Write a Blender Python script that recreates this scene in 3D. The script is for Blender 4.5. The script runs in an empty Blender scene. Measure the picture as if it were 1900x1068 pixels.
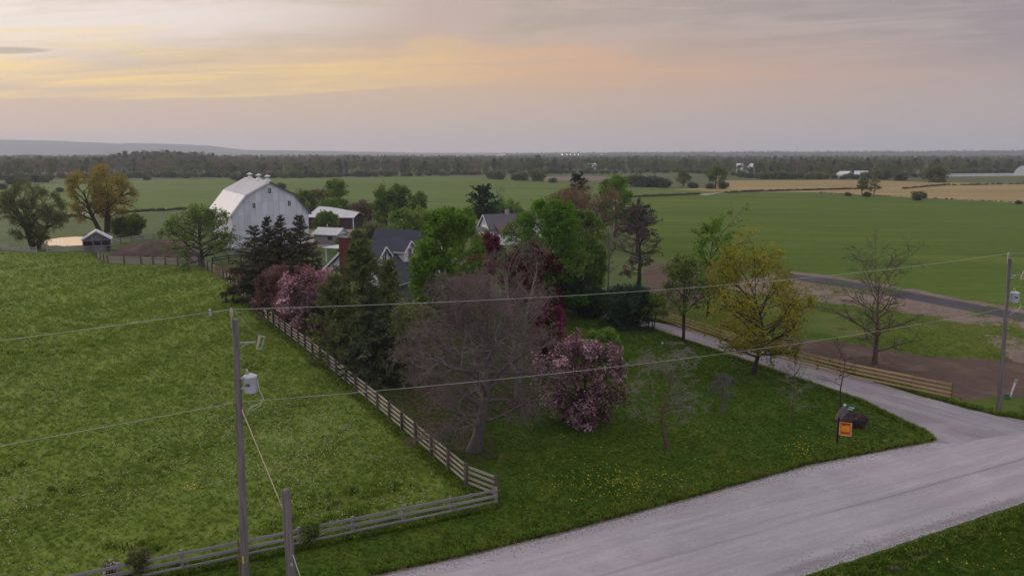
import bpy, bmesh, math, random
import numpy as np
from mathutils import Vector, Matrix

# ------------------------------------------------------------------ camera, sky, sun
scene = bpy.context.scene
COL = scene.collection
HC = 18.0                      # drone height in metres
FPX = 1450.0                   # focal length in pixels of a 1900 px wide frame
TH = math.atan(251.0 / FPX)    # downward tilt
cam_data = bpy.data.cameras.new("camera")
cam = bpy.data.objects.new("camera", cam_data)
COL.objects.link(cam)
cam.location = (0, 0, HC)
cam.rotation_euler = (math.radians(90) - TH, 0, 0)
cam_data.sensor_width = 36.0
cam_data.lens = FPX / 1900.0 * 36.0
cam_data.clip_start = 0.1
cam_data.clip_end = 40000
scene.camera = cam
scene.view_settings.view_transform = 'Standard'
scene.view_settings.look = 'None'
scene.view_settings.exposure = 0.0
scene.view_settings.gamma = 1.0
scene.view_settings.use_curve_mapping = False
scene.render.engine = 'CYCLES'
scene.cycles.max_bounces = 6
scene.cycles.diffuse_bounces = 3
scene.cycles.transparent_max_bounces = 8
scene.cycles.volume_bounces = 1
scene.cycles.use_denoising = True

SUN_AZ = math.radians(-50.0)   # measured from +Y towards +X
SUN_EL = math.radians(14.0)


class NT:
    """small wrapper to write node graphs compactly"""
    def __init__(self, tree):
        self.t = tree

    def n(self, typ, ins=None, **props):
        nd = self.t.nodes.new(typ)
        for k, v in props.items():
            setattr(nd, k, v)
        for k, v in (ins or {}).items():
            s = nd.inputs[k]
            if isinstance(v, bpy.types.NodeSocket):
                self.t.links.new(v, s)
            elif isinstance(v, bpy.types.Node):
                self.t.links.new(v.outputs[0], s)
            else:
                s.default_value = v
        return nd

    def math(self, op, a, b=0.0, c=0.0, clamp=False):
        nd = self.n('ShaderNodeMath', {0: a, 1: b, 2: c}, operation=op)
        nd.use_clamp = clamp
        return nd.outputs[0]

    def mix(self, f, a, b, mode='MIX'):
        nd = self.t.nodes.new('ShaderNodeMix')
        nd.data_type = 'RGBA'
        nd.blend_type = mode
        for s, v in ((nd.inputs[0], f), (nd.inputs[6], a), (nd.inputs[7], b)):
            if isinstance(v, bpy.types.NodeSocket):
                self.t.links.new(v, s)
            elif isinstance(v, (tuple, list)):
                s.default_value = (*v[:3], 1)
            else:
                s.default_value = v
        return nd.outputs[2]

    def ramp(self, fac, lo, hi):
        return self.n('ShaderNodeMapRange', {0: fac, 1: lo, 2: hi, 3: 0.0, 4: 1.0},
                      interpolation_type='SMOOTHSTEP').outputs[0]

    def noise(self, vec, scale, detail=3.0, rough=0.55, dist=0.0):
        nd = self.n('ShaderNodeTexNoise', {'Vector': vec, 'Scale': scale, 'Detail': detail,
                                           'Roughness': rough, 'Distortion': dist})
        return nd.outputs[0]

    def mapping(self, vec, scale=(1, 1, 1), rot=(0, 0, 0), loc=(0, 0, 0)):
        return self.n('ShaderNodeMapping', {0: vec, 1: loc, 2: rot, 3: scale}).outputs[0]


def make_world():
    w = bpy.data.worlds.new("World")
    scene.world = w
    w.use_nodes = True
    t = w.node_tree
    t.nodes.clear()
    N = NT(t)
    sky = N.n('ShaderNodeTexSky', sky_type='NISHITA', sun_disc=False, sun_elevation=SUN_EL,
              sun_rotation=SUN_AZ, altitude=200.0, air_density=1.2, dust_density=3.0, ozone_density=1.0)
    g = N.n('ShaderNodeTexCoord').outputs['Generated']
    sep = N.n('ShaderNodeSeparateXYZ', {0: g})
    x, y, z = sep.outputs
    az = N.math('ARCTAN2', x, y)                       # 0 straight ahead, negative to the west
    # height above the horizon, kept level across the western sky
    el = N.math('DIVIDE', N.math('ARCSINE', z), N.math('MAXIMUM', N.math('COSINE', az), 0.75))
    # nearness of the hidden sun (1 at the sun, 0 far away)
    da = N.math('SUBTRACT', az, math.radians(-27.0))
    glow_w = N.ramp(N.math('ABSOLUTE', da), 1.5, 0.0)
    # cloud deck: cool lilac grey away from the sun, warm beige towards it
    base = N.mix(glow_w, (0.395, 0.352, 0.365), (0.61, 0.462, 0.388))
    # smeared cloud sheets, stretched along the horizon
    sv = N.n('ShaderNodeCombineXYZ', {0: N.math('MULTIPLY', az, 2.0),
                                      1: N.math('MULTIPLY', N.math('SUBTRACT', el, N.math('MULTIPLY', az, 0.045)), 12.5),
                                      2: 3.7}).outputs[0]
    n1 = N.noise(sv, 1.25, 5.0, 0.56, 0.7)
    n2 = N.noise(N.mapping(sv, (1.0, 1.7, 1.0), loc=(5.2, 1.4, 2.0)), 2.6, 6.0, 0.6, 1.1)
    n3 = N.noise(N.mapping(sv, (0.55, 2.2, 1.0), loc=(1.2, 9.4, 4.0)), 3.0, 6.0, 0.62, 0.8)
    cl = N.math('ADD', N.math('MULTIPLY', n1, 0.6), N.math('MULTIPLY', n2, 0.4))
    # grey cloud layers high up
    up = N.ramp(el, 0.06, 0.15)
    dark = N.math('MULTIPLY', N.ramp(cl, 0.40, 0.58), up)
    base = N.mix(N.math('MULTIPLY', dark, 0.9), base, N.mix(glow_w, (0.26, 0.225, 0.295), (0.52, 0.425, 0.32)))
    # pale bright opening above the hidden sun
    dsun = N.math('ADD', N.math('POWER', N.math('MULTIPLY', N.math('SUBTRACT', az, -0.55), 1.35), 2.0),
                  N.math('POWER', N.math('MULTIPLY', N.math('SUBTRACT', el, 0.19), 5.0), 2.0))
    pale = N.math('MULTIPLY', N.ramp(dsun, 0.42, 0.0), N.ramp(cl, 0.72, 0.40))
    base = N.mix(N.math('MULTIPLY', pale, 0.95), base, (0.88, 0.79, 0.74))
    # soft peach glow over the sunset sector
    sal = N.math('MULTIPLY', N.ramp(N.math('ABSOLUTE', N.math('SUBTRACT', el, 0.095)), 0.07, 0.0),
                 N.ramp(N.math('ABSOLUTE', N.math('SUBTRACT', az, 0.0)), 0.72, 0.05))
    base = N.mix(N.math('MULTIPLY', sal, 0.78), base, N.mix(N.ramp(az, -0.35, 0.35), (0.72, 0.505, 0.31), (0.60, 0.385, 0.285)))
    # narrow bands of lit cloud: yellow near the sun, salmon further north
    wob = N.math('MULTIPLY', N.math('SUBTRACT', n1, 0.5), 0.085)
    for (c, w_, sh, amt) in ((0.103, 0.017, 0.006, 1.0), (0.086, 0.010, 0.03, 0.8), (0.122, 0.010, -0.03, 0.55)):
        bc = N.math('ADD', c, N.math('MULTIPLY', N.math('ADD', az, 0.25), sh))
        db = N.math('ABSOLUTE', N.math('ADD', N.math('SUBTRACT', el, bc), wob))
        band = N.math('MULTIPLY', N.ramp(db, w_, 0.0), N.math('ADD', 0.3, N.math('MULTIPLY', N.ramp(n3, 0.34, 0.62), 0.7)))
        band = N.math('MULTIPLY', band, N.ramp(N.math('ABSOLUTE', N.math('SUBTRACT', az, -0.38)), 1.05, 0.10))
        warm = N.mix(N.ramp(az, -0.42, 0.15), (0.96, 0.69, 0.29), (0.70, 0.43, 0.27))
        base = N.mix(N.math('MULTIPLY', band, amt), base, warm)
    # one small dark lens of cloud in the west
    dl = N.math('ADD', N.math('POWER', N.math('MULTIPLY', N.math('SUBTRACT', az, -0.565), 18.0), 2.0),
                N.math('POWER', N.math('MULTIPLY', N.math('ADD', N.math('SUBTRACT', el, 0.124), N.math('MULTIPLY', N.math('SUBTRACT', n3, 0.5), 0.01)), 200.0), 2.0))
    base = N.mix(N.math('MULTIPLY', N.ramp(dl, 1.1, 0.3), 0.75), base, (0.40, 0.36, 0.28))
    # the deck thins and turns a paler blue grey towards the zenith and the east
    hi = N.ramp(el, 0.18, 0.75)
    base = N.mix(N.math('MULTIPLY', hi, 0.85), base, (0.70, 0.70, 0.78))
    east = N.math('MULTIPLY', N.ramp(y, 0.25, -0.75), 0.8)
    base = N.mix(east, base, (0.68, 0.68, 0.78))
    br = N.math('ADD', 1.0, N.math('MULTIPLY', N.ramp(el, 0.3, 1.3), 0.15))
    bb = N.n('ShaderNodeVectorMath', {0: base, 'Scale': N.math('MULTIPLY', br, 10.0)}, operation='SCALE').outputs[0]
    col = N.mix(0.96, sky.outputs[0], bb)
    bg = N.n('ShaderNodeBackground', {0: col, 1: 0.1})
    out = N.n('ShaderNodeOutputWorld')
    t.links.new(bg.outputs[0], out.inputs[0])


make_world()
sl = bpy.data.lights.new("sun", 'SUN')
sun = bpy.data.objects.new("sun", sl)
COL.objects.link(sun)
sl.energy = 1.4
sl.angle = math.radians(14)
sl.color = (1.0, 0.87, 0.74)
sdir = Vector((math.sin(SUN_AZ) * math.cos(SUN_EL), math.cos(SUN_AZ) * math.cos(SUN_EL), math.sin(SUN_EL)))
sun.rotation_euler = sdir.to_track_quat('Z', 'Y').to_euler()
sun.location = (0, 0, 60)


# ------------------------------------------------------------------ surveying helpers
def at(px, py, z=0.0):
    """ground point seen at a pixel of the 1900 px photograph"""
    u = (px - 950) / FPX
    v = (534 - py) / FPX
    dy = math.cos(TH) + v * math.sin(TH)
    dz = -math.sin(TH) + v * math.cos(TH)
    t = (z - HC) / dz
    return (u * t, dy * t)


def zat(py, Y):
    v = (534 - py) / FPX
    return HC + Y / (math.cos(TH) + v * math.sin(TH)) * (-math.sin(TH) + v * math.cos(TH))


def xat(px, py, Y):
    return (px - 950) / FPX * Y / (math.cos(TH) + (534 - py) / FPX * math.sin(TH))


def sm(x, a, b):
    t = np.clip((x - a) / (b - a), 0, 1)
    return t * t * (3 - 2 * t)


# ------------------------------------------------------------------ object helpers
def tag(o, label=None, cat=None, group=None, kind=None):
    if label: o['label'] = label
    if cat: o['category'] = cat
    if group: o['group'] = group
    if kind: o['kind'] = kind
    return o


def empty(name, loc, rz=0.0, label=None, cat=None, group=None):
    o = bpy.data.objects.new(name, None)
    COL.objects.link(o)
    o.location = loc
    o.rotation_euler = (0, 0, rz)
    o.empty_display_size = 0.3
    return tag(o, label, cat, group)


def link(name, me, parent=None, loc=None, rot=None, scale=None):
    o = bpy.data.objects.new(name, me)
    COL.objects.link(o)
    if parent: o.parent = parent
    if loc is not None: o.location = loc
    if rot is not None: o.rotation_euler = rot
    if scale is not None: o.scale = scale
    return o


def mesh_quads(name, V, Q, mats, midx=None, attrs=None, smooth=False):
    """mesh from numpy quads"""
    V = np.asarray(V, np.float32)
    Q = np.asarray(Q, np.int32)
    me = bpy.data.meshes.new(name)
    me.vertices.add(len(V))
    me.vertices.foreach_set('co', V.ravel())
    k = Q.shape[1]
    me.loops.add(Q.size)
    me.loops.foreach_set('vertex_index', Q.ravel())
    me.polygons.add(len(Q))
    me.polygons.foreach_set('loop_start', np.arange(0, Q.size, k, dtype=np.int32))
    me.polygons.foreach_set('loop_total', np.full(len(Q), k, np.int32))
    for m in mats: me.materials.append(m)
    if midx is not None: me.polygons.foreach_set('material_index', np.asarray(midx, np.int32))
    if smooth: me.polygons.foreach_set('use_smooth', np.ones(len(Q), bool))
    for an, av in (attrs or {}).items():
        a = me.attributes.new(an, 'FLOAT', 'POINT')
        a.data.foreach_set('value', np.asarray(av, np.float32))
    me.update(calc_edges=True)
    return me


class MB:
    """collects boxes, prisms and tubes into one mesh"""
    def __init__(self):
        self.v, self.f, self.m = [], [], []

    def poly(self, verts, faces, mi=0):
        o = len(self.v)
        self.v += [tuple(p) for p in verts]
        self.f += [tuple(i + o for i in f) for f in faces]
        self.m += [mi] * len(faces)
        return self

    def box(self, c, s, rz=0.0, mi=0, rx=0.0, ry=0.0):
        M = Matrix.Translation(c) @ Matrix.Rotation(rz, 4, 'Z') @ Matrix.Rotation(ry, 4, 'Y') @ Matrix.Rotation(rx, 4, 'X')
        P = [M @ Vector((sx * s[0] / 2, sy * s[1] / 2, sz * s[2] / 2)) for sz in (-1, 1) for sy in (-1, 1) for sx in (-1, 1)]
        return self.poly(P, [(0, 2, 3, 1), (4, 5, 7, 6), (0, 1, 5, 4), (2, 6, 7, 3), (0, 4, 6, 2), (1, 3, 7, 5)], mi)

    def beam(self, a, b, w, h, mi=0):
        a, b = Vector(a), Vector(b)
        d = (b - a)
        L = d.length
        d.normalize()
        s = d.cross(Vector((0, 0, 1)))
        if s.length < 1e-4: s = Vector((1, 0, 0))
        s.normalize()
        u = s.cross(d)
        P = []
        for q in (a, b):
            for (i, j) in ((-1, -1), (1, -1), (1, 1), (-1, 1)):
                P.append(q + s * (i * w / 2) + u * (j * h / 2))
        return self.poly(P, [(3, 2, 1, 0), (4, 5, 6, 7), (0, 1, 5, 4), (1, 2, 6, 5), (2, 3, 7, 6), (3, 0, 4, 7)], mi)

    def tube(self, pts, r, k=8, mi=0, cap=True):
        pts = [Vector(p) for p in pts]
        rr = r if isinstance(r, (list, tuple)) else [r] * len(pts)
        d0 = (pts[-1] - pts[0]).normalized()
        ref = Vector((0, 0, 1)) if abs(d0.z) < 0.8 else Vector((1, 0, 0))
        V = []
        n = len(pts)
        for i, p in enumerate(pts):
            d = (pts[min(i + 1, n - 1)] - pts[max(i - 1, 0)]).normalized()
            u = d.cross(ref).normalized()
            w = d.cross(u)
            for j in range(k):
                a = 2 * math.pi * j / k
                V.append(p + (u * math.cos(a) + w * math.sin(a)) * rr[i])
        F = []
        for i in range(n - 1):
            for j in range(k):
                F.append((i * k + j, i * k + (j + 1) % k, (i + 1) * k + (j + 1) % k, (i + 1) * k + j))
        if cap:
            F.append(tuple(range(k - 1, -1, -1)))
            F.append(tuple((n - 1) * k + j for j in range(k)))
        return self.poly(V, F, mi)

    def lathe(self, prof, k=14, c=(0, 0, 0), mi=0):
        V, F = [], []
        for (r, z) in prof:
            for j in range(k):
                a = 2 * math.pi * j / k
                V.append((c[0] + r * math.cos(a), c[1] + r * math.sin(a), c[2] + z))
        for i in range(len(prof) - 1):
            for j in range(k):
                F.append((i * k + j, i * k + (j + 1) % k, (i + 1) * k + (j + 1) % k, (i + 1) * k + j))
        F.append(tuple(range(k - 1, -1, -1)))
        F.append(tuple((len(prof) - 1) * k + j for j in range(k)))
        return self.poly(V, F, mi)

    def mesh(self, name, mats, smooth=False):
        me = bpy.data.meshes.new(name)
        me.from_pydata(self.v, [], self.f)
        for m in (mats if isinstance(mats, (list, tuple)) else [mats]): me.materials.append(m)
        me.polygons.foreach_set('material_index', self.m)
        if smooth: me.polygons.foreach_set('use_smooth', [True] * len(self.f))
        me.update()
        return me

    def build(self, name, mats, parent=None, loc=None, rot=None, smooth=False):
        return link(name, self.mesh(name, mats, smooth), parent, loc, rot)


# ------------------------------------------------------------------ materials
def new_mat(name):
    m = bpy.data.materials.new(name)
    m.use_nodes = True
    t = m.node_tree
    t.nodes.clear()
    return m, NT(t)


def finish(m, N, col, rough=0.9, bump=None, bstr=0.4, bdist=0.05, spec=0.2, metal=0.0):
    b = N.n('ShaderNodeBsdfPrincipled', {'Roughness': rough, 'Specular IOR Level': spec, 'Metallic': metal})
    if isinstance(col, (tuple, list)): b.inputs['Base Color'].default_value = (*col[:3], 1)
    else: N.t.links.new(col, b.inputs['Base Color'])
    if bump is not None:
        bn = N.n('ShaderNodeBump', {'Strength': bstr, 'Distance': bdist, 'Height': bump})
        N.t.links.new(bn.outputs[0], b.inputs['Normal'])
    o = N.n('ShaderNodeOutputMaterial')
    N.t.links.new(b.outputs[0], o.inputs[0])
    return m


def simple_mat(name, c1, c2=None, scale=3.0, rough=0.8, stretch=(1, 1, 1), bstr=0.15, spec=0.25, metal=0.0, objrand=0.0, emit=None):
    m, N = new_mat(name)
    tc = N.n('ShaderNodeTexCoord').outputs['Object']
    v = N.mapping(tc, stretch)
    n = N.noise(v, scale, 5.0, 0.6)
    c2 = c2 or tuple(0.75 * c for c in c1)
    col = N.mix(N.ramp(n, 0.3, 0.7), c1, c2)
    if objrand:
        r = N.n('ShaderNodeObjectInfo').outputs['Random']
        k = N.math('ADD', 1.0 - objrand, N.math('MULTIPLY', r, 2 * objrand))
        col = N.n('ShaderNodeVectorMath', {0: col, 'Scale': k}, operation='SCALE').outputs[0]
    return finish(m, N, col, rough, n, bstr, 0.02, spec, metal)


def ground_mat(name, cols, rot=0.0, stripe=0.0, stripe_scale=0.25, big=0.02, mid=0.16, fine=1.6, dirt=None, dirt_amt=0.0,
               bstr=0.5, bdist=0.12, lo=0.35, hi=0.65, stretch=(1, 1, 1)):
    """grass or soil: three colours mixed by noises of three sizes, optional drill rows"""
    m, N = new_mat(name)
    p = N.n('ShaderNodeNewGeometry').outputs['Position']
    p = N.mapping(p, (1, 1, 0), (0, 0, rot))
    pS = N.mapping(p, stretch)
    nb = N.noise(pS, big, 4.0, 0.6)
    nm = N.noise(pS, mid, 5.0, 0.62, 0.4)
    nf = N.noise(p, fine, 4.0, 0.7)
    col = N.mix(N.ramp(nb, lo, hi), cols[0], cols[1])
    col = N.mix(N.math('MULTIPLY', N.ramp(nm, 0.46, 0.70), 0.8), col, cols[2])
    k = N.math('ADD', 0.72, N.math('MULTIPLY', nf, 0.56))
    k = N.math('MULTIPLY', k, N.math('ADD', 0.78, N.math('MULTIPLY', N.noise(pS, mid * 2.7, 3.0, 0.6), 0.44)))
    if stripe:
        sv = N.mapping(p, (0.01, stripe_scale, 1))
        k = N.math('MULTIPLY', k, N.math('ADD', 1.0 - stripe, N.math('MULTIPLY', N.noise(sv, 1.0, 5.0, 0.7), 2 * stripe)))
    col = N.n('ShaderNodeVectorMath', {0: col, 'Scale': k}, operation='SCALE').outputs[0]
    if dirt:
        nd = N.noise(N.mapping(p, stretch, loc=(7, 3, 0)), mid * 0.8, 6.0, 0.65)
        col = N.mix(N.ramp(nd, 0.66 - dirt_amt, 0.74 - dirt_amt), col, dirt)
    return finish(m, N, col, 0.95, N.math('ADD', nf, N.math('MULTIPLY', nm, 1.5)), bstr, bdist, 0.1)


def leaf_mat(name, a, b, c, trans=0.42):
    """leaf colours vary from leaf to leaf and limb to limb with the stored tint"""
    m, N = new_mat(name)
    t = N.n('ShaderNodeAttribute', attribute_name='tint').outputs['Fac']
    r = N.n('ShaderNodeObjectInfo').outputs['Random']
    t2 = N.math('ADD', t, N.math('MULTIPLY', N.math('SUBTRACT', r, 0.5), 0.25), clamp=True)
    col = N.mix(N.ramp(t2, 0.0, 0.55), a, b)
    col = N.mix(N.ramp(t2, 0.5, 1.0), col, c)
    d = N.n('ShaderNodeBsdfDiffuse', {0: col})
    tr = N.n('ShaderNodeBsdfTranslucent', {0: col})
    mx = N.n('ShaderNodeMixShader', {0: trans, 1: d.outputs[0], 2: tr.outputs[0]})
    o = N.n('ShaderNodeOutputMaterial')
    N.t.links.new(mx.outputs[0], o.inputs[0])
    return m


M = {}
GRASS_L, GRASS_D, GRASS_Y = (0.150, 0.202, 0.029), (0.124, 0.178, 0.025), (0.180, 0.214, 0.039)
M['farmland'] = ground_mat('farmland', [(0.11, 0.12, 0.05), (0.075, 0.095, 0.035), (0.14, 0.115, 0.07)], big=0.004, mid=0.02, fine=0.4, stretch=(1, 2.5, 1))
M['pasture'] = ground_mat('pasture_grass', [GRASS_L, GRASS_D, GRASS_Y], big=0.045, mid=0.22, fine=2.2, rot=0.3, stretch=(1, 1.6, 1), bstr=0.8, bdist=0.2)
M['lawn'] = ground_mat('lawn_grass', [(0.064, 0.110, 0.010), (0.048, 0.087, 0.008), (0.092, 0.122, 0.014)], big=0.07, mid=0.35, fine=3.0, bstr=0.6)
M['field_far'] = ground_mat('field_far_grass', [(0.100, 0.150, 0.026), (0.085, 0.130, 0.022), (0.125, 0.155, 0.034)], big=0.008, mid=0.03, fine=0.3,
                            stripe=0.18, stripe_scale=0.09, rot=0.12, stretch=(0.4, 2.0, 1))
M['field_right'] = ground_mat('field_right_grass', [(0.088, 0.135, 0.014), (0.070, 0.115, 0.012), (0.118, 0.145, 0.018)], big=0.012, mid=0.05, fine=0.5,
                              stripe=0.30, stripe_scale=0.3, rot=0.18, stretch=(0.3, 1.6, 1))
M['straw'] = ground_mat('straw_stubble', [(0.34, 0.245, 0.095), (0.27, 0.20, 0.085), (0.39, 0.28, 0.14)], big=0.01, mid=0.03, fine=0.3,
                        stripe=0.35, stripe_scale=0.07, rot=0.10, stretch=(0.15, 2.0, 1))
M['rough'] = ground_mat('rough_grass', [(0.105, 0.130, 0.022), (0.075, 0.115, 0.016), (0.15, 0.13, 0.045)], big=0.05, mid=0.12, fine=1.0,
                        dirt=(0.16, 0.115, 0.085), dirt_amt=0.02)
M['yard'] = ground_mat('yard_grass', [(0.09, 0.125, 0.035), (0.07, 0.105, 0.026), (0.12, 0.125, 0.045)], big=0.04, mid=0.09, fine=0.9,
                       dirt=(0.17, 0.14, 0.11), dirt_amt=0.06)
M['soil'] = ground_mat('bare_soil', [(0.115, 0.075, 0.058), (0.085, 0.056, 0.045), (0.155, 0.105, 0.078)], big=0.06, mid=0.3, fine=1.5, bstr=0.9)
M['soil_dry'] = ground_mat('dry_soil', [(0.215, 0.158, 0.125), (0.17, 0.122, 0.097), (0.25, 0.19, 0.145)], big=0.05, mid=0.2, fine=1.5, stretch=(1, 3, 1), rot=-0.9)
M['track'] = ground_mat('track_dirt', [(0.34, 0.28, 0.225), (0.28, 0.23, 0.18), (0.38, 0.32, 0.26)], big=0.05, mid=0.2, fine=1.5)
M['asphalt'] = ground_mat('asphalt', [(0.085, 0.078, 0.088), (0.070, 0.064, 0.073), (0.105, 0.096, 0.103)], big=0.05, mid=0.3, fine=2.0, bstr=0.2)


def road_mat(name, cols, along, lanes, track_dark):
    m, N = new_mat(name)
    p = N.n('ShaderNodeNewGeometry').outputs['Position']
    q = N.mapping(p, (1, 1, 0), (0, 0, -along))
    s = N.mapping(q, (0.05, 0.8, 1))
    n1 = N.noise(s, 1.0, 5.0, 0.6, 0.3)
    n2 = N.noise(q, 0.35, 5.0, 0.6)
    n3 = N.noise(q, 5.0, 8.0, 0.78)
    n4 = N.noise(N.mapping(q, (0.25, 3.0, 1)), 1.0, 6.0, 0.7, 0.5)
    col = N.mix(N.ramp(n1, 0.35, 0.65), cols[0], cols[1])
    col = N.mix(N.math('MULTIPLY', N.ramp(n2, 0.45, 0.72), 0.6), col, cols[2])
    yy = N.n('ShaderNodeSeparateXYZ', {0: q}).outputs[1]
    yw = N.math('ADD', yy, N.math('MULTIPLY', N.math('SUBTRACT', N.noise(N.mapping(q, (0.04, 0, 1)), 1.0, 3.0), 0.5), 0.9))
    for (c, w, a) in lanes:
        d = N.math('ABSOLUTE', N.math('SUBTRACT', yw, c))
        f = N.math('MULTIPLY', N.ramp(d, w, w * 0.2), N.math('MULTIPLY', N.ramp(n1, 0.25, 0.6), a))
        col = N.mix(f, col, track_dark)
    k = N.math('ADD', 0.52, N.math('ADD', N.math('MULTIPLY', n3, 0.56), N.math('MULTIPLY', n4, 0.40)))
    col = N.n('ShaderNodeVectorMath', {0: col, 'Scale': k}, operation='SCALE').outputs[0]
    return finish(m, N, col, 0.9, n3, 0.35, 0.03, 0.15)


ROAD_A = math.atan2(18.2, 37.0)
M['wood_grey'] = simple_mat('weathered_grey_wood', (0.30, 0.275, 0.275), (0.20, 0.18, 0.18), 2.0, 0.9, (1, 14, 14), objrand=0.14)
M['wood_pale'] = simple_mat('weathered_pale_wood', (0.42, 0.36, 0.29), (0.30, 0.25, 0.20), 2.0, 0.9, (1, 14, 14), objrand=0.16)
M['wood_silver'] = simple_mat('silver_wood', (0.42, 0.39, 0.385), (0.32, 0.29, 0.285), 2.0, 0.9, (1, 14, 14), objrand=0.12)
M['wood_post'] = simple_mat('post_wood', (0.13, 0.105, 0.095), (0.085, 0.068, 0.062), 2.5, 0.95, (8, 8, 1), objrand=0.18)
M['wood_postg'] = simple_mat('grey_post_wood', (0.24, 0.22, 0.22), (0.17, 0.15, 0.15), 2.5, 0.95, (8, 8, 1), objrand=0.15)
M['wood_new'] = simple_mat('fresh_sawn_wood', (0.50, 0.36, 0.17), (0.38, 0.265, 0.12), 1.6, 0.85, (1, 12, 12), objrand=0.15)
M['wood_newpost'] = simple_mat('fresh_post_wood', (0.20, 0.13, 0.065), (0.15, 0.095, 0.05), 2.0, 0.9, (8, 8, 1), objrand=0.15)
M['wood_black'] = simple_mat('black_stained_wood', (0.035, 0.032, 0.034), (0.05, 0.045, 0.045), 2.0, 0.9)
M['wood_brown'] = simple_mat('brown_plank_wood', (0.26, 0.145, 0.085), (0.18, 0.10, 0.06), 2.0, 0.9, (10, 10, 1), objrand=0.18)
M['pole'] = simple_mat('utility_pole_wood', (0.225, 0.195, 0.185), (0.12, 0.10, 0.095), 1.4, 0.92, (9, 9, 0.5), bstr=0.4)
M['galv'] = simple_mat('galvanised_metal', (0.50, 0.50, 0.52), (0.36, 0.36, 0.38), 6.0, 0.45, metal=0.6)
M['paint_grey'] = simple_mat('transformer_paint', (0.60, 0.60, 0.66), (0.52, 0.52, 0.57), 4.0, 0.45, (1, 1, 0.3), spec=0.4)
M['porcelain'] = simple_mat('insulator_polymer', (0.42, 0.32, 0.24), (0.55, 0.48, 0.40), 9.0, 0.4)
M['wire'] = simple_mat('aluminium_wire', (0.50, 0.48, 0.46), (0.4, 0.38, 0.37), 1.0, 0.5)
M['guy'] = simple_mat('guy_wire_cover', (0.60, 0.44, 0.30), (0.68, 0.55, 0.42), 1.0, 0.6)
M['yellow'] = simple_mat('yellow_plastic', (0.75, 0.52, 0.02), (0.65, 0.45, 0.02), 4.0, 0.5)
M['barn_wall'] = simple_mat('barn_sheet_metal', (0.68, 0.68, 0.74), (0.57, 0.57, 0.63), 0.9, 0.6, (1, 1, 0.5), bstr=0.05, objrand=0.10)
M['barn_roof'] = simple_mat('barn_roof_metal', (0.72, 0.69, 0.68), (0.60, 0.57, 0.56), 0.5, 0.5, (1, 3, 3), bstr=0.05, objrand=0.05)
M['trim_dark'] = simple_mat('dark_trim', (0.10, 0.10, 0.12), (0.075, 0.075, 0.09), 3.0, 0.6)
M['white'] = simple_mat('white_paint', (0.78, 0.77, 0.77), (0.68, 0.67, 0.68), 2.0, 0.6)
M['shingle'] = simple_mat('slate_blue_shingles', (0.072, 0.072, 0.092), (0.05, 0.05, 0.066), 5.0, 0.85, (1, 1, 4), objrand=0.08)
M['shingle_grey'] = simple_mat('grey_shingles', (0.13, 0.118, 0.135), (0.10, 0.09, 0.10), 4.0, 0.9)
M['shingle_red'] = simple_mat('faded_red_shingles', (0.17, 0.10, 0.09), (0.13, 0.08, 0.075), 4.0, 0.9)
M['brick'] = simple_mat('red_brick', (0.17, 0.050, 0.036), (0.115, 0.036, 0.028), 6.0, 0.9, (1, 1, 3))
M['stone'] = simple_mat('grey_stone', (0.27, 0.26, 0.26), (0.18, 0.17, 0.17), 1.8, 0.95, bstr=0.6)
M['block'] = simple_mat('grey_block_wall', (0.36, 0.345, 0.36), (0.30, 0.285, 0.30), 1.5, 0.9)
M['glass'] = simple_mat('window_glass', (0.025, 0.028, 0.035), (0.035, 0.04, 0.05), 2.0, 0.12, spec=0.6)
M['inside_shade'] = simple_mat('interior_shade', (0.02, 0.017, 0.018), (0.03, 0.026, 0.026), 2.0, 0.95)  # shade inside the open drive shed, put into a near-black floor colour
M['barn_red'] = simple_mat('faded_red_boards', (0.10, 0.055, 0.055), (0.065, 0.038, 0.04), 2.0, 0.95, (9, 9, 1), objrand=0.15)
M['shed_board'] = simple_mat('grey_shed_boards', (0.20, 0.18, 0.205), (0.135, 0.12, 0.135), 2.0, 0.92, (9, 9, 1), objrand=0.18)
M['black'] = simple_mat('black_steel', (0.012, 0.012, 0.013), (0.018, 0.018, 0.018), 4.0, 0.5)
M['orange'] = simple_mat('orange_sign', (0.80, 0.20, 0.015), (0.74, 0.17, 0.012), 3.0, 0.6)
M['orange_lt'] = simple_mat('amber_sign', (0.85, 0.34, 0.03), (0.80, 0.28, 0.02), 3.0, 0.6)
M['sign_red'] = simple_mat('dark_red_print', (0.36, 0.045, 0.012), (0.40, 0.05, 0.015), 3.0, 0.6)
M['sign_edge'] = simple_mat('pale_sign_edge', (0.75, 0.55, 0.45), (0.70, 0.5, 0.42), 3.0, 0.6)
M['green_paint'] = simple_mat('green_paint', (0.035, 0.15, 0.085), (0.03, 0.12, 0.07), 3.0, 0.5)
M['rock'] = simple_mat('pale_rock', (0.42, 0.37, 0.34), (0.30, 0.265, 0.245), 3.0, 0.95, bstr=0.6, objrand=0.15)
M['boulder'] = simple_mat('mauve_boulder', (0.15, 0.122, 0.122), (0.10, 0.082, 0.085), 2.5, 0.95, bstr=0.6)
M['bark'] = simple_mat('bark', (0.105, 0.083, 0.075), (0.058, 0.046, 0.043), 3.0, 0.95, (3, 3, 0.7), bstr=0.5)
M['bark_dark'] = simple_mat('dark_bark', (0.052, 0.041, 0.040), (0.030, 0.024, 0.024), 3.0, 0.95, (3, 3, 0.7), bstr=0.5)
M['bark_grey'] = simple_mat('grey_bark', (0.145, 0.122, 0.116), (0.09, 0.076, 0.072), 3.0, 0.95, (3, 3, 0.7), bstr=0.5)
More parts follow.
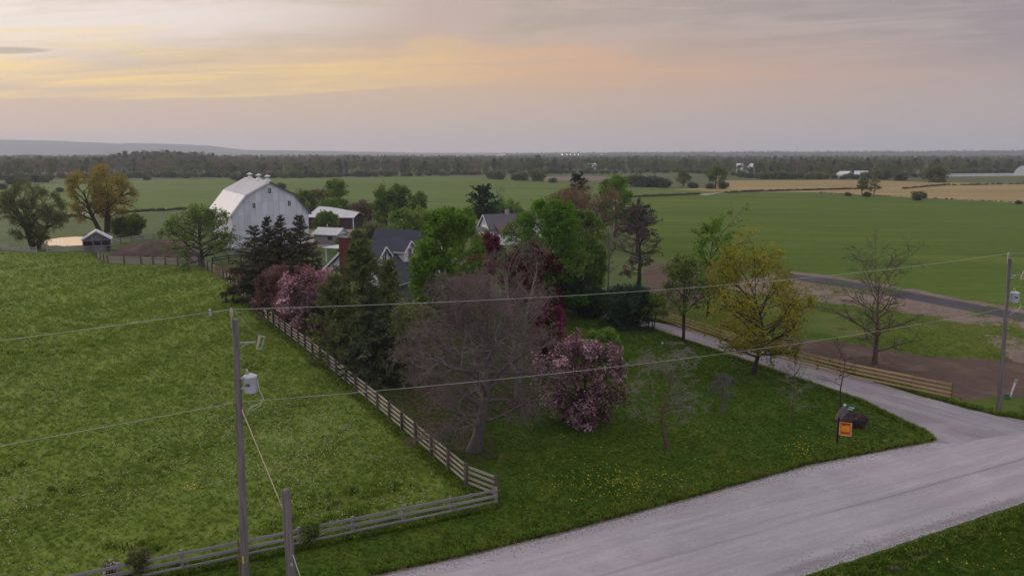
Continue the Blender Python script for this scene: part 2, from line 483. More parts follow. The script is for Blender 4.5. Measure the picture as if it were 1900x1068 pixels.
M['bark_mauve'] = simple_mat('mauve_twigs', (0.182, 0.138, 0.128), (0.128, 0.097, 0.090), 2.0, 0.95, (3, 3, 0.7), bstr=0.3)
M['bark_pale'] = simple_mat('pale_twigs', (0.24, 0.222, 0.19), (0.17, 0.155, 0.13), 2.0, 0.95, (3, 3, 0.7), bstr=0.3)
M['bark_rust'] = simple_mat('rusty_bark', (0.145, 0.092, 0.072), (0.09, 0.058, 0.048), 2.0, 0.95, (3, 3, 0.7), bstr=0.4)

L = {}
L['maple'] = leaf_mat('maple_leaves', (0.078, 0.156, 0.018), (0.137, 0.254, 0.026), (0.195, 0.312, 0.036))
L['maple_deep'] = leaf_mat('deep_green_leaves', (0.058, 0.137, 0.017), (0.111, 0.227, 0.023), (0.176, 0.293, 0.034))
L['fresh'] = leaf_mat('fresh_leaves', (0.121, 0.211, 0.035), (0.186, 0.300, 0.049), (0.230, 0.317, 0.061))
L['olive'] = leaf_mat('olive_leaves', (0.11, 0.122, 0.038), (0.16, 0.172, 0.055), (0.21, 0.215, 0.078))
L['willow_gold'] = leaf_mat('golden_willow_leaves', (0.25, 0.2, 0.042), (0.36, 0.29, 0.062), (0.45, 0.35, 0.08))
L['yellow'] = leaf_mat('yellow_green_leaves', (0.185, 0.18, 0.02), (0.29, 0.27, 0.028), (0.4, 0.32, 0.035))
L['mid'] = leaf_mat('mid_green_leaves', (0.098, 0.156, 0.029), (0.156, 0.234, 0.042), (0.208, 0.280, 0.058))
L['spruce'] = leaf_mat('spruce_needles', (0.052, 0.052, 0.032), (0.09, 0.086, 0.05), (0.155, 0.118, 0.07), 0.15)
L['spruce_blue'] = leaf_mat('dark_spruce_needles', (0.042, 0.056, 0.032), (0.075, 0.092, 0.046), (0.12, 0.13, 0.066), 0.15)
L['pine'] = leaf_mat('pine_needles', (0.088, 0.115, 0.041), (0.149, 0.176, 0.057), (0.223, 0.236, 0.081), 0.25)
L['yew'] = leaf_mat('yew_needles', (0.022, 0.041, 0.024), (0.043, 0.077, 0.041), (0.061, 0.088, 0.046), 0.15)
L['bronze'] = leaf_mat('bronze_leaves', (0.115, 0.057, 0.049), (0.189, 0.101, 0.084), (0.270, 0.155, 0.128))
L['maroon'] = leaf_mat('maroon_leaves', (0.081, 0.020, 0.020), (0.138, 0.037, 0.035), (0.194, 0.069, 0.056))
L['magenta'] = leaf_mat('magenta_blossom', (0.12, 0.016, 0.045), (0.24, 0.038, 0.1), (0.36, 0.1, 0.19))
L['pink'] = leaf_mat('pink_blossom', (0.36, 0.165, 0.215), (0.54, 0.31, 0.375), (0.7, 0.5, 0.55))
L['crab_leaf'] = leaf_mat('crab_apple_leaves', (0.095, 0.052, 0.048), (0.16, 0.09, 0.085), (0.23, 0.135, 0.135))
L['budred'] = leaf_mat('red_buds', (0.2, 0.115, 0.11), (0.26, 0.16, 0.15), (0.32, 0.21, 0.19))
L['budbrown'] = leaf_mat('brown_buds', (0.150, 0.098, 0.058), (0.216, 0.138, 0.084), (0.270, 0.186, 0.114))
L['budgreen'] = leaf_mat('green_buds', (0.138, 0.150, 0.060), (0.180, 0.204, 0.072), (0.240, 0.252, 0.102))
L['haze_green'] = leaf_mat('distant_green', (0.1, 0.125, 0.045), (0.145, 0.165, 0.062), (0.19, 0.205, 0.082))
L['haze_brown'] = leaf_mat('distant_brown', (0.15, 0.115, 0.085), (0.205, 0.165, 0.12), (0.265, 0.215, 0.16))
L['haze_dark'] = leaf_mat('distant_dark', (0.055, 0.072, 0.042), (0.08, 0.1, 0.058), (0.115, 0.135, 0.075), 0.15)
L['white_blossom'] = leaf_mat('white_blossom', (0.45, 0.42, 0.38), (0.6, 0.57, 0.52), (0.7, 0.68, 0.64))
L['heather'] = leaf_mat('heather_twigs', (0.100, 0.062, 0.075), (0.160, 0.105, 0.125), (0.23, 0.16, 0.18))


# ------------------------------------------------------------------ sheets of ground
def sheet(name, pts, z, mat, jitter=0.25, step=1.2, seed=1, kind='structure', label=None, closed_px=True):
    """flat ground polygon with an uneven outline"""
    rng = random.Random(seed)
    P = []
    n = len(pts)
    for i in range(n):
        a, b = Vector(pts[i]), Vector(pts[(i + 1) % n])
        d = b - a
        ln = d.length
        st = max(step, a.length * 0.012)
        k = max(1, int(ln / st))
        nrm = Vector((-d.y, d.x)).normalized() if ln > 0 else Vector((0, 0))
        for j in range(k):
            q = a + d * (j / k)
            jj = jitter * (1 + a.length * 0.004)
            P.append(q + nrm * (rng.uniform(-jj, jj) if j else 0))
    bm = bmesh.new()
    vs = [bm.verts.new((p.x, p.y, z)) for p in P]
    es = [bm.edges.new((vs[i], vs[(i + 1) % len(vs)])) for i in range(len(vs))]
    bmesh.ops.triangle_fill(bm, use_beauty=True, use_dissolve=False, edges=es, normal=(0, 0, 1))
    for f in bm.faces:
        if f.normal.z < 0: f.normal_flip()
    me = bpy.data.meshes.new(name)
    bm.to_mesh(me)
    bm.free()
    me.materials.append(mat)
    o = link(name, me)
    tag(o, label, None, None, kind)
    return o


def px(*pp):
    return [at(x, y) for x, y in pp]


bmg = MB().poly([(-7400, -340, 0), (7400, -340, 0), (7400, 7300, 0), (-7400, 7300, 0)], [(0, 1, 2, 3)])
tag(bmg.build('ground', M['farmland']), kind='structure')

sheet('field', px((-120, 347), (0, 345), (120, 340), (240, 335), (420, 331), (560, 330), (680, 331), (720, 328), (820, 327), (900, 331), (1010, 336),
                  (1100, 343), (1160, 350), (1190, 362), (1130, 372), (1000, 388), (900, 396), (660, 392), (520, 398), (335, 386), (225, 393), (115, 398), (-120, 404)),
      0.004, M['field_far'], 0.8, 6, 2)
sheet('field', px((1160, 349), (1330, 347), (1420, 351), (1330, 357), (1180, 363)), 0.006, M['field_far'], 0.5, 6, 3)
sheet('field', px((1180, 368), (1320, 360), (1420, 358), (1520, 358), (1700, 369), (2000, 382), (2100, 450), (2080, 620), (1900, 578), (1700, 540),
                  (1560, 516), (1470, 502), (1380, 497), (1240, 478), (1180, 470), (1160, 400)), 0.008, M['field_right'], 0.5, 4, 4)
sheet('straw_field', px((1240, 352), (1330, 348), (1340, 335), (1560, 334), (1760, 338), (2050, 345), (2050, 381), (1900, 377), (1700, 367), (1520, 357), (1420, 356), (1330, 355)),
      0.012, M['straw'], 0.6, 6, 5)
sheet('ploughed_field', px((940, 331), (1000, 328), (1100, 327), (1150, 330), (1150, 334), (1010, 336)), 0.012, M['soil_dry'], 0.6, 6, 6)
sheet('ploughed_field', px((1715, 299), (1800, 296), (1850, 296), (1850, 301), (1760, 303)), 0.012, M['soil_dry'], 2, 10, 66)
sheet('straw_field', px((1420, 301), (1540, 300), (1600, 298), (1600, 301), (1460, 304)), 0.012, M['soil_dry'], 2, 10, 67)
# farmyard, orchard ground and lawn
sheet('yard_grass', px((-150, 404), (115, 399), (225, 395), (335, 388), (520, 400), (660, 394), (900, 398), (1000, 390), (1150, 374), (1190, 470), (1240, 480),
                       (1210, 560), (1040, 560), (900, 580), (800, 560), (480, 560), (430, 530), (370, 491), (190, 486), (168, 467), (-150, 466)), 0.012, M['yard'], 0.3, 3, 7)
sheet('lawn', [(-0.6, 37.6)] + px((865, 903), (470, 575), (428, 527), (480, 545), (800, 540), (1000, 545), (1060, 560), (1200, 600), (1280, 634), (1440, 689), (1600, 745), (1690, 789), (1735, 817),
                               (1500, 863), (1300, 919), (1050, 986), (860, 1031), (720, 1063)) + [(-16, 25.5), (-40, 15), (-40, 20), (-18.9, 29.1)], 0.018, M['lawn'], 0.12, 0.7, 8)
sheet('pasture', [(-0.8, 37.9)] + px((865, 904), (470, 577), (428, 529), (370, 494), (330, 494), (200, 490), (168, 468), (90, 468), (-150, 464)) + [(-120, 60), (-60, 10), (-18.9, 29.45)],
      0.022, M['pasture'], 0.1, 1.0, 9)
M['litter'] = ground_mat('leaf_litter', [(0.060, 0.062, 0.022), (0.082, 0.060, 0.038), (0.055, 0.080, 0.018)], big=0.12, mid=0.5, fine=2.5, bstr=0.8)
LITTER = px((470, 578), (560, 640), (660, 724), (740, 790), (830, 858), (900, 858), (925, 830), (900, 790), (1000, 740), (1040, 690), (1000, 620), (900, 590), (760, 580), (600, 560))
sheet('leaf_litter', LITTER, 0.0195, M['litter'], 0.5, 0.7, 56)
sheet('rough_grass', px((1238, 482), (1380, 499), (1470, 504), (1560, 517), (1700, 541), (1900, 579), (2100, 622), (2100, 800), (1900, 775), (1850, 772), (1700, 733), (1560, 690), (1400, 648), (1250, 604), (1195, 594), (1180, 560)),
      0.014, M['rough'], 0.15, 1, 10)
SOIL_A = px((1400, 636), (1470, 628), (1560, 634), (1640, 648), (1720, 662), (1800, 664), (1960, 676), (1990, 742), (1870, 738), (1790, 742), (1690, 718), (1560, 690), (1450, 660))
SOIL_B = px((1330, 530), (1400, 515), (1470, 503), (1560, 513.5), (1700, 537), (1900, 575), (2080, 608), (2080, 645), (1900, 609), (1790, 601), (1700, 584), (1600, 570), (1480, 554), (1380, 544))
SOIL_C = px((1820, 618), (1990, 640), (1990, 690), (1880, 670))
sheet('dry_soil', SOIL_B, 0.018, M['soil_dry'], 0.4, 1.2, 11)
sheet('dry_soil', SOIL_C, 0.0225, M['soil_dry'], 0.4, 0.8, 55)
sheet('bare_soil', SOIL_A, 0.022, M['soil'], 0.4, 0.8, 12)
sheet('bare_soil', px((1190, 500), (1240, 485), (1340, 490), (1330, 520), (1300, 560), (1250, 585), (1200, 570)), 0.022, M['soil'], 0.5, 1.0, 13)
sheet('bare_soil', px((200, 470), (230, 455), (300, 444), (340, 446), (380, 470), (380, 487), (330, 487), (205, 482)), 0.018, M['soil'], 0.4, 1.0, 14)
sheet('asphalt_lane', px((1440, 500), (1475, 509), (1560, 519), (1700, 544), (1900, 582), (2080, 617), (2080, 632), (1900, 597), (1700, 558), (1560, 532), (1470, 519), (1430, 508)), 0.026, M['asphalt'], 0.05, 1.0, 15)
sheet('dirt_track', px((60, 399), (115, 396), (225, 392), (335, 385.5), (336, 388), (240, 397), (225, 401), (212, 399), (160, 399), (115, 400)), 0.02, M['track'], 0.2, 2, 16)
sheet('farmyard_gravel', px((560, 440), (590, 425), (660, 424), (700, 436), (690, 446), (640, 452), (560, 462)), 0.02, M['track'], 0.4, 2, 17)
sheet('dirt_track', px((1290, 361), (1330, 357), (1340, 357), (1310, 363)), 0.02, M['track'], 0.2, 2, 18)
sheet('dirt_track', px((1645, 349), (1660, 348), (1672, 351), (1650, 352)), 0.02, M['track'], 0.2, 2, 19)

M['road'] = road_mat('gravel_road', [(0.40, 0.365, 0.395), (0.355, 0.32, 0.345), (0.44, 0.405, 0.43)], ROAD_A,
                     [(0.0, 0.5, 0.0)], (0.27, 0.235, 0.25))
# road runs along ROAD_A; measured across it from the world origin
ca, sa = math.cos(ROAD_A), math.sin(ROAD_A)


def across(p):
    return -p[0] * sa + p[1] * ca


rc = across(at(1620, 920))
M['road'] = road_mat('gravel_road', [(0.40, 0.36, 0.365), (0.345, 0.305, 0.31), (0.445, 0.405, 0.41)], ROAD_A,
                     [(across(at(1600, 933)), 0.16, 0.75), (across(at(1750, 800)) - 0.3, 0.5, 0.4), (across(at(1700, 985)), 0.35, 0.6)], (0.245, 0.21, 0.225))
M['drive'] = road_mat('gravel_drive', [(0.33, 0.292, 0.30), (0.245, 0.212, 0.215), (0.41, 0.365, 0.37)], math.atan2(30.9, -19.0), [(0, 0.1, 0.0)], (0.2, 0.18, 0.19))
sheet('road_shoulder', px((690, 1066), (860, 1029), (1050, 983), (1300, 916), (1500, 860), (1740, 815), (1900, 786), (2200, 720)) + [(75, 62), (60, 50), at(1985, 905)]
      + px((1900, 925), (1700, 993), (1460, 1068)) + [(-1, 21.5), (-30, 7.5), (-34, 15.6)], 0.026, M['soil_dry'], 0.12, 0.5, 20)
sheet('road', px((730, 1064), (870, 1033), (1050, 990), (1300, 923), (1500, 866), (1740, 820), (1900, 786), (2200, 720)) + [(75, 61), (60, 49), at(2000, 906)]
      + px((1900, 932), (1700, 1000), (1500, 1066)) + [(-1, 22.2), (-30, 8.2), (-34, 15)], 0.030, M['road'], 0.05, 0.6, 21)
sheet('driveway', px((1925, 783), (1850, 772), (1775, 754), (1700, 733), (1560, 689), (1400, 648), (1250, 604), (1195, 595), (1130, 578), (1040, 566), (960, 560),
                     (940, 568), (1040, 576), (1120, 590), (1200, 609), (1280, 636), (1440, 691), (1600, 746), (1690, 790), (1722, 806), (1732, 820), (1760, 824), (1840, 812), (1925, 795)),
      0.034, M['drive'], 0.10, 0.6, 22)
sheet('verge', px((1900, 940), (2100, 870)) + [(60, 46), (60, 10), (0, 10), at(1480, 1072)] + px((1600, 1040), (1750, 985)), 0.034, M['lawn'], 0.12, 0.6, 23)
sheet('verge_track', px((1640, 1052), (1700, 1030), (1760, 1008), (1900, 960), (1900, 964), (1770, 1012), (1720, 1032), (1650, 1062)), 0.038, M['soil_dry'], 0.1, 0.5, 24)

# pond
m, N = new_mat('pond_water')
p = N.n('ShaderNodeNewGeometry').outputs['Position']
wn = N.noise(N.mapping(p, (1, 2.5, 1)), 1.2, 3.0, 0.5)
M['water'] = finish(m, N, (0.90, 0.64, 0.46), 0.03, wn, 0.16, 0.05, 1.0, 0.75)  # orange metallic tint paints the reflected sunset glow into the water colour
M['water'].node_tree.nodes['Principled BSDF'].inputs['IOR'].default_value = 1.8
sheet('pond', px((80, 449), (92, 444), (112, 441), (140, 439), (170, 440), (198, 445), (214, 449), (190, 452), (172, 450), (160, 455), (126, 458), (104, 455), (92, 456)), 0.024, M['water'], 0.15, 1.5, 30)
sheet('pond_bank', px((60, 447), (100, 436), (130, 433), (175, 433), (220, 442), (235, 452), (195, 458), (126, 461), (80, 460)), 0.018, M['rough'], 0.3, 1.5, 31)


# ------------------------------------------------------------------ trees
def norm(a):
    return a / np.maximum(np.linalg.norm(a, axis=-1, keepdims=True), 1e-9)


def curves(rng, S, D, Ln, seg, wob, trop):
    """grow bent branches: start points, directions, lengths -> (B, seg+1, 3)"""
    B = len(S)
    P = np.empty((B, seg + 1, 3))
    P[:, 0] = S
    d = D.copy()
    st = (Ln / seg)[:, None]
    for i in range(seg):
        d = d + rng.normal(0, wob, (B, 3))
        d[:, 2] += trop
        d = norm(d)
        P[:, i + 1] = P[:, i] + d * st
    return P


def radii(r0, seg, end=0.3):
    t = np.linspace(0, 1, seg + 1)[None, :]
    return r0[:, None] * (1 - t * (1 - end))


def interp(P, t):
    """points and tangents along curves: P (B,n,3), t (B,m)"""
    n = P.shape[1]
    f = t * (n - 1)
    i = np.clip(f.astype(int), 0, n - 2)
    w = (f - i)[..., None]
    b = np.arange(len(P))[:, None]
    a, c = P[b, i], P[b, i + 1]
    return a * (1 - w) + c * w, norm(c - a)


def rotate_off(rng, T, ang, azim=None, flat=0.0):
    """direction at an angle from T, around a random (or flattened) azimuth"""
    ref = np.zeros_like(T)
    ref[..., 2] = 1.0
    par = np.abs(T[..., 2]) > 0.95
    ref[par] = (1, 0, 0)
    U = norm(np.cross(T, ref))            # sideways
    W = norm(np.cross(U, T))              # upwards
    if azim is None:
        azim = rng.uniform(0, 2 * np.pi, T.shape[:-1])
    ca_, sa_ = np.cos(azim), np.sin(azim) * (1 - flat)
    q = norm(U * ca_[..., None] + W * sa_[..., None])
    return norm(T * np.cos(ang)[..., None] + q * np.sin(ang)[..., None])


def spawn(rng, P, R, Ln, m, t0=0.2, t1=1.0, ang=45, angj=12, ratio=0.5, seg=4, wob=0.1, trop=0.0, rr=0.6, rmin=0.008, flat=0.0, taper=0.5, lj=0.25):
    B, n, _ = P.shape
    t = t0 + (t1 - t0) * (np.arange(m)[None, :] + rng.uniform(0, 1, (B, m))) / m
    Q, T = interp(P, t)
    a = np.radians(rng.normal(ang, angj, (B, m)))
    D = rotate_off(rng, T, a, None, flat)
    ln = Ln[:, None] * ratio * (1 - taper * t) * rng.uniform(1 - lj, 1 + lj, (B, m))
    f = t * (n - 1)
    i = np.clip(f.astype(int), 0, n - 2)
    r = R[np.arange(B)[:, None], i] * rr
    r = np.maximum(np.minimum(r, ln * 0.03), rmin)
    par = np.repeat(np.arange(B), m)
    ln = ln.ravel()
    C = curves(rng, Q.reshape(-1, 3), D.reshape(-1, 3), ln, seg, wob, trop)
    return C, radii(r.ravel(), seg, 0.35), ln, par


def tubes(Ps, k):
    """tube quads for a batch (P, R)"""
    P, R = Ps
    B, n, _ = P.shape
    T = np.empty_like(P)
    T[:, 1:-1] = P[:, 2:] - P[:, :-2]
    T[:, 0] = P[:, 1] - P[:, 0]
    T[:, -1] = P[:, -1] - P[:, -2]
    T = norm(T)
    ov = norm(P[:, -1] - P[:, 0])
    ref = np.where(np.abs(ov[:, 2:3]) > 0.75, np.array([[1.0, 0.13, 0]]), np.array([[0, 0.1, 1.0]]))[:, None, :]
    U = norm(np.cross(T, np.broadcast_to(ref, T.shape)))
    W = np.cross(T, U)
    th = np.linspace(0, 2 * np.pi, k, endpoint=False)
    ring = U[:, :, None, :] * np.cos(th)[None, None, :, None] + W[:, :, None, :] * np.sin(th)[None, None, :, None]
    V = P[:, :, None, :] + ring * R[:, :, None, None]
    base = (np.arange(B)[:, None, None] * n + np.arange(n - 1)[None, :, None]) * k
    j = np.arange(k)[None, None, :]
    j2 = (j + 1) % k
    Q = np.stack([base + j, base + j2, base + k + j2, base + k + j], -1).reshape(-1, 4)
    return V.reshape(-1, 3), Q


def join(parts):
    Vs, Qs, o = [], [], 0
    for V, Q in parts:
        Vs.append(V)
        Qs.append(Q + o)
        o += len(V)
    return np.concatenate(Vs), np.concatenate(Qs)


def leaf_quads(rng, C, size, aspect=0.7, up=0.5, A=None, droop=0.0, sj=0.55):
    """rhombic leaves centred on C; A = optional long axis"""
    n = len(C)
    nr = norm(rng.normal(0, 1, (n, 3)) + np.array([0, 0, up]))
    if A is None:
        a = norm(np.cross(nr, rng.normal(0, 1, (n, 3))))
    else:
        a = norm(A + rng.normal(0, 0.25, (n, 3)) + np.array([0, 0, -droop]))
    b = norm(np.cross(nr, a))
    s = (size * rng.uniform(1 - sj, 1 + sj, n))[:, None]
    a = a * s * 0.5
    b = b * s * 0.5 * aspect
    V = np.stack([C - a, C - 0.1 * a + b, C + a, C - 0.1 * a - b], 1).reshape(-1, 3)
    return V, np.arange(4 * n).reshape(-1, 4)


def skeleton(rng, H, r0, stems=1, lean=0.03, spread=0.0, wob=0.03, seg=8, top=0.12):
    S = np.zeros((stems, 3))
    az = np.arange(stems) * 2 * np.pi / stems + rng.uniform(0, 6)
    D = np.stack([np.cos(az) * spread, np.sin(az) * spread, np.ones(stems)], 1)
    D[:, :2] += rng.normal(0, lean, (stems, 2))
    D = norm(D)
    if stems > 1:
        S[:, :2] = np.stack([np.cos(az), np.sin(az)], 1) * r0 * 0.8
    Ln = H * rng.uniform(0.88, 1.0, stems) if stems > 1 else np.array([H * 1.0])
    P = curves(rng, S, D, Ln, seg, wob, 0.02)
    P[:, 0, 2] = -0.25
    t = np.linspace(0, 1, seg + 1)[None, :]
    R = r0 * (1 - t * (1 - top)) + 0.35 * r0 * np.exp(-t * 18)
    return P, np.repeat(R, stems, 0), Ln


def limbs(rng, P, R, H, n, t0, env, Rad, ang, seg=6, wob=0.09, trop=0.03, rr=0.55, gap=0.0, asym=0.25, rmin=0.02):
    """first-order limbs whose reach follows the crown outline env [(t, reach)] t over the tree height"""
    B = len(P)
    m = n
    t = t0 + (1.0 - t0) * (np.arange(m)[None, :] + rng.uniform(0.1, 0.9, (B, m))) / m
    t = np.minimum(t, 0.99)
    Q, T = interp(P, t)
    az = np.arange(m)[None, :] * 2.39996 + rng.uniform(0, 6, (B, 1)) + rng.normal(0, 0.35, (B, m))
    lo, hi = ang
    a = np.radians(lo + (hi - lo) * (t - t0) / (1 - t0) + rng.normal(0, 7, (B, m)))
    hz = np.stack([np.cos(az), np.sin(az), np.zeros_like(az)], -1)
    D = norm(T * np.cos(a)[..., None] + hz * np.sin(a)[..., None])
    reach = np.interp(t, [e[0] for e in env], [e[1] for e in env]) * Rad
    reach = reach * (1 + asym * np.cos(az * 1.0 + rng.uniform(0, 6)) * 0.6 + rng.normal(0, asym * 0.5, az.shape))
    ln = np.maximum(reach, 0.25) / np.maximum(np.sin(a), 0.45)
    f = t * (P.shape[1] - 1)
    i = np.clip(f.astype(int), 0, P.shape[1] - 2)
    r = np.maximum(np.minimum(R[np.arange(B)[:, None], i] * rr, ln * 0.024), rmin)
    ln = ln.ravel()
    C = curves(rng, Q.reshape(-1, 3), D.reshape(-1, 3), ln, seg, wob, trop)
    return C, radii(r.ravel(), seg, 0.3), ln


def scatter_leaves(rng, P, per, sig, t0=0.15):
    B = len(P)
    t = rng.uniform(t0, 1.0, (B, per))
    Q, T = interp(P, t)
    return (Q + rng.normal(0, 1, Q.shape) * sig).reshape(-1, 3), T.reshape(-1, 3), np.repeat(np.arange(B), per)


def build_tree_meshes(spec, seed):
    """returns (trunk mesh, crown mesh)"""
    g = dict(H=10, r=0.2, stems=1, spread=0.0, lean=0.03, swob=0.035, n1=18, t0=0.2, env=[(0, .6), (.35, 1), (.7, .85), (1, .25)], R=4.0, ang=(70, 30),
             l1=dict(wob=0.1, trop=0.03), n2=7, a2=48, k2=0.5, s2=4, w2=0.13, tr2=0.02, n3=6, a3=45, k3=0.5, s3=2, w3=0.15, tr3=0.0, n4=0, a4=40, k4=0.5, w4=0.16, tr4=0.0,
             flat=0.0, per=4, lsize=0.25, lsig=0.12, aspect=0.7, up=1.1, along=False, droop=0.0, twig=0.009, bark='bark', leaf='maple', twigbark=None, lt0=0.1,
             leaves2=0, tintj=0.16, limbtint=0.22, blossom=None, bl_share=0.0, bl_size=None, bl_out=0.5, top=0.12, keep=1.0, dome=0.28)
    g.update(spec)
    rng = np.random.default_rng(seed)
    P0, R0, L0 = skeleton(rng, g['H'], g['r'], g['stems'], g['lean'], g['spread'], g['swob'], top=g['top'])
    P1, R1, L1 = limbs(rng, P0, R0, g['H'], g['n1'], g['t0'], g['env'], g['R'], g['ang'], **g['l1'])
    P2, R2, L2, par2 = spawn(rng, P1, R1, L1, g['n2'], 0.22, 1.0, g['a2'], 12, g['k2'], g['s2'], g['w2'], g['tr2'], 0.6, g['twig'] * 1.4, g['flat'])
    lim2 = par2
    lastP, limb = P2, lim2
    allP = [P0, P1, P2]
    if g['n3']:
        P3, R3, L3, par3 = spawn(rng, P2, R2, L2, g['n3'], 0.2, 1.0, g['a3'], 13, g['k3'], g['s3'], g['w3'], g['tr3'], 0.6, g['twig'] * 1.1, g['flat'])
        allP.append(P3)
        lastP, limb = P3, lim2[par3]
        if g['n4']:
            P4, R4, L4, par4 = spawn(rng, P3, R3, L3, g['n4'], 0.2, 1.0, g['a4'], 14, g['k4'], 2, g['w4'], g['tr4'], 0.7, g['twig'], g['flat'])
            allP.append(P4)
            lastP, limb = P4, lim2[par3][par4]
    fit(allP, g['H'], g['R'], g['lsize'] * 0.3 if g['per'] else 0.0, g['dome'])
    trunk = [tubes((P0, R0), 8), tubes((P1, R1), 5)]
    crown = [tubes((P2, R2), 4)]
    if g['n3']: crown.append(tubes((P3, R3), 3))
    if g['n4'] and g['n3']: crown.append(tubes((P4, R4), 3))
    TV, TQ = join(trunk)
    bark = M[g['bark']]
    tm = mesh_quads('trunk', TV, TQ, [bark], smooth=True)
    CV, CQ = join(crown)
    nb = len(CQ)
    mats = [M[g['twigbark'] or g['bark']]]
    tint = [np.full(len(CV), 0.5)]
    midx = [np.zeros(nb, np.int32)]
    parts = [(CV, CQ)]
    if g['per']:
        C, T, own = scatter_leaves(rng, lastP, g['per'], g['lsig'], g['lt0'])
        own_l = limb[own]
        if g['leaves2']:
            C2, T2, o2 = scatter_leaves(rng, P2, g['leaves2'], g['lsig'] * 1.3, 0.3)
            C, T, own_l = np.concatenate([C, C2]), np.concatenate([T, T2]), np.concatenate([own_l, lim2[o2]])
        if g['keep'] < 1:
            # leave whole limbs thinner than others
            kk = rng.uniform(g['keep'] * 0.4, min(1, g['keep'] * 1.6), len(P1))[own_l] > rng.uniform(0, 1, len(C))
            C, T, own_l = C[kk], T[kk], own_l[kk]
        lv, lq = leaf_quads(rng, C, g['lsize'], g['aspect'], g['up'], T if g['along'] else None, g['droop'])
        lt = np.clip(0.5 + rng.normal(0, g['limbtint'], len(P1))[own_l] + rng.normal(0, g['tintj'], len(C)), 0, 1)
        parts.append((lv, lq))
        tint.append(np.repeat(lt, 4))
        mi = np.ones(len(lq), np.int32)
        mats.append(L[g['leaf']])
        if g['blossom']:
            # blossom on some limbs, denser on the outside of the crown
            ax = np.array([0, 0, g['H'] * 0.45])
            dd = np.linalg.norm((C - ax) / np.array([g['R'], g['R'], g['H'] * 0.5]), axis=1)
            lp = np.clip(rng.normal(g['bl_share'], 0.36, len(P1)), 0, 1)[own_l]
            bl = rng.uniform(0, 1, len(C)) < lp * np.clip(0.35 + g['bl_out'] * dd, 0, 1.3)
            mi[bl] = 2
            mats.append(L[g['blossom']])
        midx.append(mi)
    V, Q = join(parts)
    cm = mesh_quads('crown', V, Q, mats, np.concatenate(midx), {'tint': np.concatenate(tint)})
    return tm, cm


# surveyed crown tops and half widths (photo pixels) keyed by the trunk foot
SURVEY = {(64, 462): (337, 60), (196, 446): (303, 64), (240, 438): (397, 30), (378, 494): (377, 76), (478, 562): (418, 52), (504, 556): (402, 36), (527, 552): (399, 36),
          (562, 554): (398, 46), (540, 602): (486, 62), (585, 630): (494, 70), (674, 640): (445, 62), (632, 676): (510, 52), (694, 712): (512, 54), (726, 630): (482, 30),
          (832, 604): (384, 72), (802, 612): (442, 42), (770, 715): (548, 50), (878, 836): (505, 152), (962, 740): (440, 88), (905, 560): (428, 40), (985, 600): (446, 62),
          (1012, 690): (555, 32), (1016, 592): (364, 90), (1072, 560): (384, 56), (1095, 560): (446, 32), (1085, 786): (634, 80), (1050, 700): (622, 36), (1118, 668): (608, 34),
          (1165, 606): (528, 52), (1100, 586): (534, 34), (1060, 574): (500, 38), (1212, 612): (545, 24), (1268, 636): (467, 62), (1314, 588): (382, 48), (1397, 694): (438, 98),
          (1622, 676): (440, 88), (1183, 534): (378, 48), (1128, 545): (410, 22), (1240, 835): (626, 88), (1340, 768): (690, 30), (1468, 786): (650, 46), (1560, 757): (652, 36),
          (1552, 690): (622, 12), (1090, 452): (330, 66), (1050, 440): (346, 46), (1140, 440): (322, 35), (1182, 470): (371, 40), (1072, 430): (321, 22), (897, 424): (342, 29),
          (960, 412): (375, 8), (930, 398): (346, 13), (628, 408): (330, 28), (612, 416): (368, 23), (715, 424): (344, 25), (742, 420): (341, 27), (778, 424): (356, 17),
          (765, 462): (383, 44), (815, 470): (388, 32), (855, 470): (384, 28), (940, 420): (372, 32), (915, 418): (378, 24), (560, 405): (352, 32), (592, 402): (348, 18),
          (672, 415): (372, 24), (700, 448): (415, 26), (665, 458): (428, 15), (640, 470): (440, 15), (606, 434): (393, 20), (1267, 347): (317, 15), (1327, 350): (307, 20), (1600, 364): (328, 10),
          (1621, 364): (330, 13)}


def surveyed(px_, py_, spec):
    """metric height and crown radius from the survey"""
    if (px_, py_) not in SURVEY: return spec
    top, half = SURVEY[(px_, py_)]
    Y = at(px_, py_)[1]
    depth = Y / (math.cos(TH) + (534 - (top + py_) / 2) / FPX * math.sin(TH))
    return dict(spec, H=zat(top, Y), R=half * depth / FPX)


def fit(Ps, H, R, extra=0.0, dome=0.28):
    """scale grown branches to a wanted height and crown radius, bend stray ends back towards a domed crown"""
    A = np.concatenate([p.reshape(-1, 3) for p in Ps])
    c = np.median(A[:, :2], 0)
    zt = np.percentile(A[:, 2], 97.5 if dome else 99.7)
    rt = np.percentile(np.hypot(A[:, 0] - 0.8 * c[0], A[:, 1] - 0.8 * c[1]), 90.0 if dome else 94.0)
    H, R = H - extra, R - extra
    zc = 0.42 * H
    for p in Ps:
        w = np.clip(p[..., 2:3] / (0.35 * zt), 0, 1)
        p[..., :2] -= 0.8 * c * w
        p *= np.array([R / rt, R / rt, H / zt])
        if dome:
            u = p - np.array([0, 0, zc])
            v = u / np.array([R, R, H - zc])
            v[..., 2] = np.maximum(v[..., 2], 0)
            q = np.linalg.norm(v, axis=-1, keepdims=True)
            f = np.where(q > 0.92, (0.92 + (q - 0.92) * dome) / np.maximum(q, 1e-6), 1.0)
            p[...] = np.where(u[..., 2:3] > 0, u * f, u * np.concatenate([f, f, np.ones_like(f)], -1)) + np.array([0, 0, zc])


NTREE = [0]


